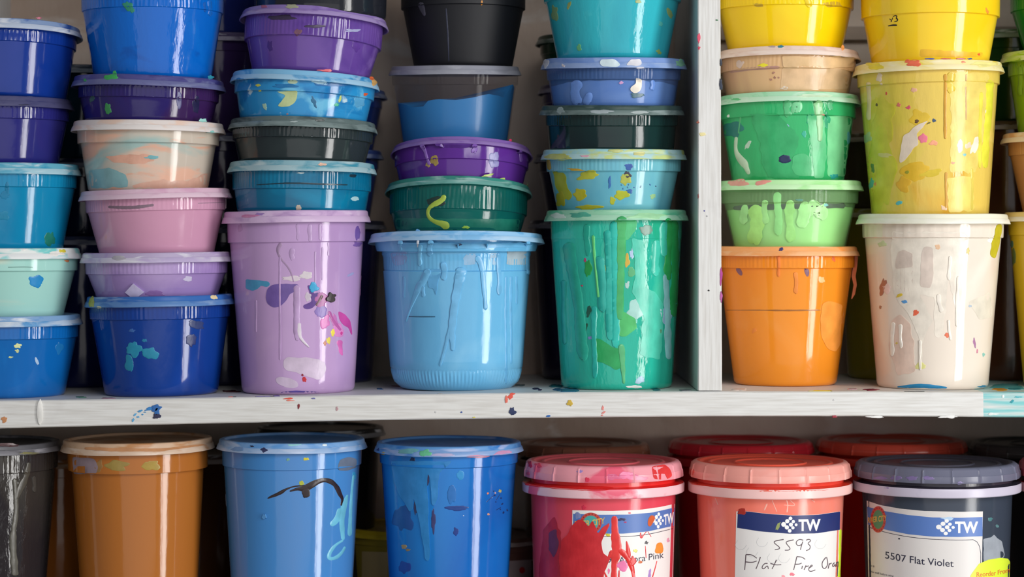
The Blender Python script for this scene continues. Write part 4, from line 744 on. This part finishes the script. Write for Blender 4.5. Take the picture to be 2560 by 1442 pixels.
strip(t, [(2243, 967, 2), (2270, 966, 4), (2300, 964, 6), (2330, 966, 5), (2368, 969, 2)], '2088BC', .0003); blob(t, 2460, 966, 14, 3, '2C88B0')
t = G1
many(t, [(2205, 425, 34, 95, 'CACA34', None, .00012), (2210, 300, 30, 55, 'D0C838', None, .0001), (2287, 430, 34, 22, 'E0B62C', 10, .0001), (2260, 460, 16, 18, 'DCAE30', None, .00014), (2330, 432, 30, 8, 'DCC030', 15, .00012), (2300, 295, 26, 20, 'E0BC34', None, .0001)])
splat(t, [(2322, 300), (2300, 308), (2280, 322), (2275, 332), (2262, 335), (2256, 348), (2252, 375), (2248, 408), (2262, 402), (2275, 385), (2285, 368), (2297, 362), (2296, 345), (2290, 335), (2305, 320)], 'E4D4C0', .0003, 3)
splat(t, [(2368, 445), (2432, 440), (2434, 528), (2372, 528)], 'ECD66C', .00015, 9); splat(t, [(2375, 180), (2470, 182), (2462, 330), (2440, 430), (2375, 430), (2378, 300)], 'E8D06C', .00012, 10)
many(t, [(2308, 347, 11, 11, 'F07C94'), (2334, 358, 11, 6, 'F0A480'), (2271, 269, 6, 4, 'D85870', 10), (2247, 262, 5, 5, 'D87868'), (2284, 225, 7, 6, 'E4B090'), (2199, 193, 8, 10, 'E4D0B8'), (2203, 210, 3, 3, 'E4D0B8'), (2335, 301, 5, 4, '38506C'), (2292, 303, 5, 5, '6C4C28'), (2321, 308, 6, 2, '6C6438', 30), (2400, 366, 8, 16, 'F2E8D8'), (2438, 362, 9, 22, 'F2E8D4', -20), (2420, 364, 8, 8, 'E8D0B4'), (2411, 387, 4, 4, '84C8D0'), (2178, 459, 5, 14, '40AC9C', -15), (2188, 460, 3, 4, 'D88848'), (2248, 507, 9, 4, '58B8BC', 15), (2216, 233, 2, 4, 'C84830'), (2468, 277, 5, 9, 'F8F0E0', -25), (2360, 520, 7, 5, 'F0D0B0', -30), (2382, 407, 5, 3, 'E0A080'), (2192, 262, 3, 3, '604820'), (2168, 345, 10, 13, 'B4C48C'), (2210, 388, 18, 6, 'D4CC80', -5), (2268, 431, 5, 4, '9C9C30'), (2182, 420, 4, 12, '5C8040')])
drip(t, 2363, 185, 347, 3.5, 'CC962C', .0008); drip(t, 2376, 180, 232, 10, 'DCC044', .0008); drip(t, 2452, 230, 420, 4, 'E8DC50', .0007, -3); drip(t, 2415, 185, 300, 2, 'D0A868', .0004); drip(t, 2475, 200, 420, 8, 'E4E040', .0005, -12); drip(t, 2430, 420, 525, 3, 'DCC858', .0004); drip(t, 2365, 430, 520, 3, 'D4A040', .0005); drip(t, 2172, 205, 300, 5, 'E4D0A0', .0005)
many(t, [(2285, 157, 18, 9, 'E46C4C'), (2268, 153, 6, 4, 'E46C4C'), (2187, 164, 22, 9, 'E0CC3C'), (2408, 155, 5, 2.5, 'E07048'), (2460, 160, 30, 6, 'F0E490')])
for x, w, c in ((2325, 12, '3C4C98'), (2365, 12, 'C84850'), (2400, 14, 'B83C44'), (2425, 6, '2C4480')): blob(t, x, 147, w, 1.6, c, .0003)
t = G0
d = Dec(t); k = pm('2A1E14', .5)
for pts in ([(2220, 65, 1), (2230, 63, 2.2), (2243, 63, 2)], [(2224, 47, 1), (2230, 52, 1.2), (2227, 55, 1)], [(2230, 50, 1), (2232, 44, 1)], [(2233, 42, 1), (2239, 38, 1.2), (2243, 41, 1.4), (2240, 46, 1)], [(2240, 46, 1.4), (2245, 48, 1.4), (2243, 53, 1.2), (2236, 54, 1)]): d.line(pts, k, .00012)
d.done('handwritten_mark')
many(t, [(2447, 136, 3, 3, 'D85030'), (2468, 28, 3, 8, 'E89030', 20)]); splat(t, [(2300, 122), (2460, 132), (2455, 142), (2300, 142)], 'ECBC28', .0001, 3)
many(H3, [(2535, 640, 5, 20, '6C7C40'), (2530, 610, 4, 9, '58806C')]); many(H1, [(2548, 160, 5, 12, '88AC28')])
for x in (2550, 2562): drip(H1, x, 165, 240, 5, '7CA428')
# lower shelf
t = L0
strip(t, [(72, 1155, 5), (66, 1190, 8), (48, 1225, 9), (38, 1250, 5)], '4C4840', .0012); strip(t, [(36, 1195, 6), (42, 1280, 6), (30, 1340, 8), (38, 1440, 10)], '56544C', .0012); drip(t, 85, 1190, 1230, 4, '3E3A36', .001); many(t, [(75, 1133, 26, 3, '7C7850'), (15, 1112, 30, 4, '4C2C30')])
many(L1, [(294, 1163, 26, 12, '9C8440', None, .00012), (378, 1163, 24, 12, 'A88C38', None, .00012), (245, 1164, 12, 14, '9C7440', None, .0001)]); splat(L1, [(182, 1142), (236, 1146), (246, 1165), (240, 1186), (184, 1184)], '9A8690', .00015, 3)
splat(L1, [(210, 1116), (290, 1120), (400, 1121), (500, 1110), (520, 1112), (400, 1128), (290, 1128), (212, 1124)], 'C08A60', .0002, 2)
t = L2; bk = '2A1C20'
strip(t, [(669, 1246, 1), (676, 1242, 3), (690, 1237, 4.5), (706, 1229, 4), (714, 1223, 2.5), (735, 1215, 1.8), (766, 1213, 1.5)], bk, .00025, 'brushed_curve')
strip(t, [(724, 1228, 2), (745, 1221, 4), (762, 1222, 9), (775, 1214, 8), (795, 1203, 6), (812, 1199, 5.5), (830, 1204, 6), (843, 1218, 6), (850, 1236, 4.5), (857, 1247, 4), (853, 1264, 3)], bk, .00025, 'brushed_curve'); blob(t, 765, 1232, 11, 12, bk, .00025, irr=.12)
for pts in ([(869, 1236, 2), (860, 1262, 8), (854, 1295, 7), (856, 1330, 5), (858, 1350, 4)], [(850, 1270, 5), (843, 1300, 8), (826, 1313, 7)], [(858, 1350, 3), (838, 1362, 3.5), (822, 1384, 5), (822, 1397, 5), (840, 1395, 4), (856, 1380, 4), (863, 1366, 3)], [(884, 1185, 3), (878, 1240, 3), (874, 1340, 6)]): strip(t, pts, '6CBCD8', .0003)
splat(t, [(844, 1165), (850, 1148), (872, 1142), (892, 1146), (890, 1170), (870, 1176), (846, 1176)], '6C788C', .00015, 2)
many(t, [(765, 1147, 8, 4, 'D8CC38'), (754, 1207, 6, 6, 'B0B840'), (662, 1291, 5, 6, '5494D0', None, .0015), (885, 1190, 5, 10, '3C9CD0'), (720, 1148, 5, 3, '7CB098'), (660, 1124, 8, 6, '2C3058', 20), (630, 1115, 5, 2, '202848'), (735, 1112, 16, 3, '9CDCDC'), (812, 1112, 6, 3, 'D0E0E8'), (595, 1122, 18, 6, '7498C8'), (557, 1250, 5, 14, '6C80A8')])
t = L3
splat(t, [(978, 1152), (1060, 1152), (1132, 1152), (1098, 1184), (1094, 1250), (1086, 1266), (1080, 1260), (1076, 1200), (1070, 1182), (1068, 1200), (1076, 1395), (1070, 1405), (1064, 1400), (1056, 1345), (1046, 1290), (1034, 1245), (1033, 1272), (1024, 1280), (1014, 1258), (1000, 1240), (985, 1200)], '2C86CC', .0005, 3)
many(t, [(1140, 1270, 28, 7, '14408C'), (1140, 1328, 7, 9, '0E3484'), (1010, 1418, 14, 16, '10409A'), (1010, 1366, 6, 6, 'A89060'), (1020, 1374, 6, 3, '8C7C5C'), (1083, 1300, 5, 30, '383A70'), (1070, 1195, 3, 18, '383860'), (1039, 1265, 4, 22, '34406C'), (1130, 1235, 12, 20, '1C6CB8'), (1150, 1190, 10, 10, '2C90D0'), (1005, 1300, 22, 34, '1854A0', None, .0001), (1250, 1227, 4, 4, 'A89850'), (1220, 1233, 2.5, 2.5, 'D87858'), (1238, 1232, 2, 2, 'C8A0A0'), (1221, 1285, 3, 3, 'C89080'), (1159, 1289, 1.6, 1.6, 'D0E0F0'), (1030, 1150, 6, 8, '14305C', -30)])
specks(t, 1225, 1220, 1270, 1300, 12, ['14306C', '8CA8D0'], (1, 2))
for x0, y0, x1, y1 in ((1216, 1255, 1232, 1240), (1250, 1235, 1240, 1250), (1240, 1275, 1252, 1268)): strip(t, [(x0, y0, .8), (x1, y1, .8)], '12306C', .0001)
many(t, [(1062, 1133, 14, 9, '64BC90', None), (1020, 1128, 26, 6, '68A8B0'), (1195, 1141, 24, 4, 'D890AC'), (1255, 1132, 22, 5, 'C894BC', 8), (958, 1133, 4, 4, 'C8A838'), (945, 1128, 4, 8, '182C78'), (1110, 1137, 30, 4, 'B8B4DC')])

# ---- printed paint labels on the screw lid jars
PAPER = mat('label_paper', 'ECEAE8', (), rough=.45, bump=.03); BLUE = mat('label_ink_blue', '5478BC', (), rough=.4, bump=0); NAVY = mat('label_ink_navy', '1E2F6C', (), rough=.4, bump=0)
WHT = mat('label_ink_white', 'F2F2F2', (), rough=.4, bump=0); INK = mat('label_ink_black', '23233C', (), rough=.5, bump=0)
def dots(d, cx, cy, fx, m, h):
    for x, y, r in ((0.5, -15, 4.6), (-7.5, -8, 5.3), (7.5, -7, 4.1), (-16.5, 0, 6), (1.5, .5, 5), (14.5, 1, 3.6), (-8.5, 7.5, 5.3), (6.5, 8.5, 4.1), (-1.5, 16, 4.6)): d.disc(cx+x*fx, cy+y, r*fx, r, m, h)
def badge(d, cx, cy, rx, ry, green, base, hp):
    red = mat('label_ink_red', 'C4443C', (), rough=.45, bump=0); gr = mat('label_ink_green', green, (), rough=.45, bump=0); ye = mat('label_ink_yellow', 'E8B850', (), rough=.45, bump=0); dk = mat('label_ink_maroon', '6C2428', (), rough=.45, bump=0)
    d.disc(cx, cy, rx, ry, red, .00024, 36); d.disc(cx, cy, rx*.7, ry*.72, gr, .00028, 36)
    for i in range(18):
        a = 2*PI*i/18; d.disc(cx+rx*.85*math.cos(a), cy+ry*.86*math.sin(a), rx*.05, ry*.06, dk, .00029, 8)
    d.text('RIVER CITY', base, hp, ye, .00034, .012)
# red-pink jar
d = Dec(J4)
d.band([(1431, 1275), (1480, 1276), (1530, 1277), (1600, 1274), (1650, 1267), (1687, 1259)], [(1428, 1500), (1530, 1510), (1600, 1508), (1680, 1494)], PAPER, .00012, nv=12)
d.band([(1433, 1284), (1500, 1286.5), (1570, 1286), (1630, 1281), (1687, 1268)], [(1433, 1331), (1500, 1333.5), (1560, 1333.5), (1620, 1328), (1684, 1314)], BLUE, .00018)
d.line([(1433, 1339, .7), (1500, 1341, .7), (1570, 1341, .7), (1620, 1336, .7), (1682, 1321, .7)], INK, .00014)
badge(d, 1477, 1307, 27, 26, '48A8A4', [(1437, 1317), (1475, 1315), (1512, 1308)], 15)
dots(d, 1646, 1300, .72, WHT, .00024); d.text('TW', [(1659, 1312), (1684, 1305)], 25, WHT, .00024, .03)
d.text('5590 Aurora Pink', [(1497, 1406), (1560, 1407), (1610, 1402), (1659, 1394)], 16, INK, .0002)
d.done('label')
t = J4; R_ = 'DC2A28'
splat(t, [(1420, 1335), (1432, 1310), (1446, 1297), (1462, 1302), (1472, 1318), (1481, 1299), (1488, 1315), (1496, 1334), (1508, 1318), (1525, 1306), (1512, 1335), (1503, 1358), (1508, 1382), (1524, 1395), (1530, 1385), (1512, 1425), (1500, 1460), (1500, 1500), (1405, 1500), (1398, 1400), (1404, 1350)], 'CC1A26', .00042, 3, rough=.5)
splat(t, [(1360, 1320), (1385, 1290), (1402, 1330), (1400, 1500), (1345, 1500), (1350, 1400)], 'B81C2E', .00015, 6); splat(t, [(1372, 1330), (1392, 1320), (1398, 1365), (1385, 1395), (1372, 1375)], '6C2A4C', .0003, 4)
strip(t, [(1536, 1289, 8), (1537, 1330, 10), (1542, 1365, 14), (1540, 1385, 12), (1535, 1410, 8), (1534, 1500, 8)], R_, .00045)
strip(t, [(1545, 1374, 9), (1558, 1382, 8), (1570, 1395, 9), (1577, 1410, 8), (1583, 1430, 4), (1588, 1480, 4)], R_, .00045); strip(t, [(1566, 1352, 2), (1569, 1368, 5), (1572, 1395, 7)], R_, .00045); blob(t, 1582, 1402, 8, 11, R_, .00045); strip(t, [(1530, 1375, 5), (1516, 1410, 3), (1507, 1432, 3), (1502, 1480, 5)], R_, .0004); strip(t, [(1524, 1310, 1.5), (1508, 1335, 4), (1498, 1350, 5)], R_, .0004); strip(t, [(1510, 1428, 2), (1520, 1450, 3)], R_, .0005)
for pts in ([(1601, 1331, 1.5), (1602, 1346, 3), (1608, 1338, 1), (1616, 1328, 1)], [(1619, 1328, .8), (1628, 1342, .8)], [(1613, 1364, 1), (1615, 1395, 1)], [(1642, 1402, 1), (1636, 1425, 1.3), (1630, 1445, 1.5)], [(1548, 1424, 2), (1546, 1460, 2.5)]): strip(t, pts, 'E03C40', .0004)
splat(t, [(1619, 1316), (1620, 1295), (1628, 1285), (1637, 1290), (1637, 1299), (1632, 1305), (1625, 1318)], 'DC6434', .0004, 1.5)
splat(t, [(1641, 1357), (1655, 1354), (1658, 1372), (1655, 1385), (1648, 1380), (1643, 1386), (1634, 1380), (1640, 1370)], 'F0943C', .0004, 2); many(t, [(1556, 1413, 14, 13, 'F07CB0', None, .0004), (1624, 1432, 4, 12, 'B490D0', -5), (1588, 1376, 6, 4, 'DCD860'), (1616, 1356, 5, 4, '6C6C70'), (1555, 1298, 12, 4, '34305C'), (1563, 1305, 4, 2, 'B02060'), (1519, 1336, 6, 4, 'D0C83C'), (1574, 1282, 3, 2, 'E04860'), (1522, 1428, 3, 8, 'F07CA4'), (1670, 1350, 4, 5, 'F0A8C0'), (1600, 1405, 5, 4, 'D87038'), (1445, 1288, 8, 8, '7C88B8'), (1460, 1268, 5, 5, 'D82C4C')])
splat(t, [(1628, 1166), (1660, 1160), (1676, 1172), (1680, 1192), (1660, 1200), (1634, 1196)], 'E03A3C', .0003, 3); many(t, [(1570, 1188, 26, 10, 'F080A8'), (1530, 1192, 20, 8, 'E86C94'), (1325, 1160, 5, 9, 'D82848'), (1345, 1163, 8, 6, 'DC3850'), (1468, 1200, 5, 7, 'D8284C'), (1450, 1178, 7, 4, '9880C0'), (1320, 1186, 4, 8, 'E05870'), (1600, 1196, 22, 5, 'F490AC')])
strip(t, [(1312, 1208, 4), (1360, 1214, 5), (1430, 1219, 6), (1500, 1221, 6), (1535, 1220, 3)], 'E62C2C', .0008)
# coral jar
d = Dec(J5)
tp = [(1841, 1278), (1870, 1278), (1920, 1284), (1985, 1288), (2045, 1286), (2100, 1278)]
d.band(tp, [(1836, 1500), (1920, 1510), (1985, 1512), (2040, 1510), (2094, 1500)], PAPER, .00012, nv=12)
d.band([(1845, 1277.5), (1870, 1278.5), (1920, 1284.5), (1985, 1288.5), (2045, 1286.5), (2100, 1278.5)], [(1843, 1319), (1900, 1328), (1975, 1334), (2040, 1333), (2099, 1324)], NAVY, .00018)
dots(d, 1975.5, 1310.5, 1, WHT, .00024); d.text('TW', [(1996, 1326), (2051, 1325)], 27.5, WHT, .00024, .035)
pen = mat('marker_ink', '5C4C54', (), rough=.5, bump=0); W_ = 1.05
for s_ in ([(1959, 1348), (1936, 1352), (1935, 1357), (1950, 1368), (1948, 1372), (1937, 1374)], [(1984, 1349), (1966, 1353), (1965, 1358), (1976, 1370), (1973, 1375), (1962, 1375)], [(2008, 1350), (1998, 1347), (1989, 1355), (1993, 1364), (2004, 1362), (2008, 1350), (2003, 1365), (2001, 1374)], [(2015, 1350), (2022, 1347), (2028, 1351), (2018, 1358), (2026, 1364), (2024, 1373), (2015, 1376)],
           [(1865, 1386), (1864, 1400), (1862, 1424)], [(1865, 1386), (1880, 1386), (1892, 1395)], [(1863, 1404), (1880, 1406), (1892, 1402)], [(1901, 1392), (1897, 1405), (1890, 1422)], [(1919, 1408), (1911, 1408), (1904, 1418), (1909, 1423), (1919, 1412), (1921, 1422)], [(1941, 1399), (1936, 1411), (1930, 1422)], [(1926, 1408), (1940, 1412), (1953, 1411)],
           [(1992, 1391), (1988, 1408), (1984, 1424)], [(1992, 1391), (2005, 1392), (2013, 1398)], [(1986, 1410), (1998, 1410), (2004, 1407)], [(2006, 1414), (2004, 1422)], [(2015, 1413), (2010, 1424)], [(2015, 1416), (2022, 1414)], [(2021, 1420), (2032, 1414), (2028, 1411), (2020, 1424), (2026, 1429), (2038, 1424)],
           [(2064, 1393), (2054, 1406), (2056, 1420), (2064, 1421), (2070, 1408), (2066, 1392)], [(2073, 1408), (2070, 1421)], [(2073, 1410), (2079, 1407)], [(2086, 1406), (2080, 1412), (2083, 1418), (2088, 1408), (2088, 1417)], [(2091, 1405), (2091, 1416)], [(2091, 1408), (2095, 1402), (2095, 1416)], [(2097, 1404), (2094, 1415), (2093, 1440)]):
    d.line([(x, y, W_*(1.25 if i == 0 else 1)) for i, (x, y) in enumerate(s_)], pen, .00016)
hexl = mat('label_hexagon_print', 'CFCFD0', (), rough=.5, bump=0)
for hx, hy in ((1852, 1362), (1880, 1380), (1905, 1355), (1932, 1395), (1960, 1395), (2050, 1360)):
    p6 = [(hx+15*math.cos(PI/3*i), hy+13*math.sin(PI/3*i), .5) for i in range(5)]; d.line(p6, hexl, .00014)
d.done('label')
t = J5
many(t, [(1855, 1278, 11, 9, 'B03024'), (1944, 1316, 4, 12, '8C9858', -25), (1980, 1435, 7, 4, 'F08090'), (1958, 1440, 5, 3, 'F0A0A8')])
strip(t, [(2101, 1322, 3), (2098, 1440, 3), (2096, 1480, 3)], 'D4F034', .0004)
for pts in ([(1918, 1258, 2), (1910, 1276, 2)], [(1930, 1250, 1), (1942, 1279, 1)], [(1966, 1250, 1.5), (1970, 1262, 1), (1967, 1281, 2)], [(1975, 1250, 1), (1992, 1265, 1), (1960, 1262, .7)], [(2026, 1244, 1), (2037, 1255, 1)], [(1788, 1245, 1), (1795, 1262, 1)]): strip(t, pts, 'F8B4A4', .0001, 'tape_crease')
strip(t, [(1726, 1206, 4), (1780, 1214, 3), (1850, 1219, 3), (1950, 1222, 3), (2060, 1218, 3)], 'F05040', .0006)
splat(t, [(1895, 1226), (1925, 1224), (1960, 1228), (2010, 1224), (2060, 1226), (2075, 1222), (2040, 1232), (1960, 1232), (1905, 1236)], 'E8604C', .0003, 3); many(t, [(1730, 1178, 5, 10, 'F06858')])
# dark slate jar
d = Dec(J6)
tp = [(2167, 1251), (2200, 1262), (2250, 1271), (2310, 1277), (2400, 1279), (2457, 1278)]
d.band(tp, [(2172, 1480), (2260, 1500), (2330, 1505), (2453, 1505)], mat('label_paper_grey', 'DCD8D6', (), rough=.4, bump=.03), .00012, nv=12)
d.band([(2168, 1266), (2210, 1277), (2270, 1287), (2330, 1293), (2400, 1294), (2456, 1292)], [(2170, 1310), (2215, 1324), (2270, 1335), (2330, 1341), (2400, 1342), (2456, 1340)], BLUE, .00018)
d.line([(2171, 1317, .7), (2215, 1331, .7), (2270, 1342, .7), (2330, 1348, .7), (2400, 1350, .7), (2452, 1348, .7), (2451, 1440, .7)], INK, .00014)
badge(d, 2196, 1298, 19, 33, '4E8C64', [(2171, 1307), (2217, 1301)], 14)
dots(d, 2366, 1317, 1.15, WHT, .00024); d.text('TW', [(2387, 1331), (2445, 1331)], 27, WHT, .00024, .035)
d.text('5507 Flat Violet', [(2213, 1395), (2260, 1404.5), (2310, 1411), (2384, 1417)], 17.5, INK, .0002, .004)
d.text('mix well before using', [(2176, 1430), (2205, 1437), (2234, 1442)], 5.5, INK, .0002)
d.text('ot 8', [(2177, 1415), (2186, 1418)], 4.5, INK, .0002)
d.done('label')
t = J6
splat(t, [(2458, 1345), (2480, 1344), (2485, 1334), (2492, 1344), (2505, 1352), (2512, 1390), (2500, 1400), (2458, 1405)], '9CA2AC', .0001, 4)
d = Dec(J6); d.poly([(2414, 1470), (2428, 1435), (2447, 1409), (2470, 1399), (2500, 1394), (2519, 1396), (2526, 1406), (2526, 1500), (2414, 1500)], mat('sticker_paper', 'DDF23E', (), rough=.4, bump=.02), .0003)
d.text('Reorder From', [(2441, 1442), (2485, 1438), (2523, 1430)], 12, mat('sticker_ink', 'E06A30', (), rough=.5, bump=0), .0004, .008); o = d.done('sticker'); o['label'] = 'lime green reorder sticker'
many(t, [(2453, 1234, 5, 9, 'E8A468'), (2474, 1238, 2, 6, '3C2C68'), (2215, 1222, 9, 3, '6C48A0', 5), (2248, 1346, 2.5, 2, '1C1C30'), (2475, 1298, 6, 5, '4C7C80'), (2493, 1315, 4, 4, '5C8488'), (2370, 1296, 16, 4, 'B8D4F0'), (2400, 1208, 8, 4, '8C80B0')])
for m_x in range(4): blob(J6, 2200+m_x*40, 1195, 14, 5, '7C6C9C', .0002)
# back row marks
d = Dec(K8); d.band([(905, 1378), (970, 1380)], [(905, 1500), (970, 1500)], mat('old_label_paper', 'A89468', (), rough=.6), .0002, 8, 4); d.done('label')
d = Dec(K9); d.band([(1195, 1400), (1240, 1402), (1306, 1398)], [(1195, 1500), (1306, 1498)], mat('old_label_paper_grey', 'A8989C', (), rough=.6), .0002, 12, 4); d.disc(1274, 1425, 7, 8, mat('label_dot_red', 'B81828', (), rough=.5), .0004); d.done('label')
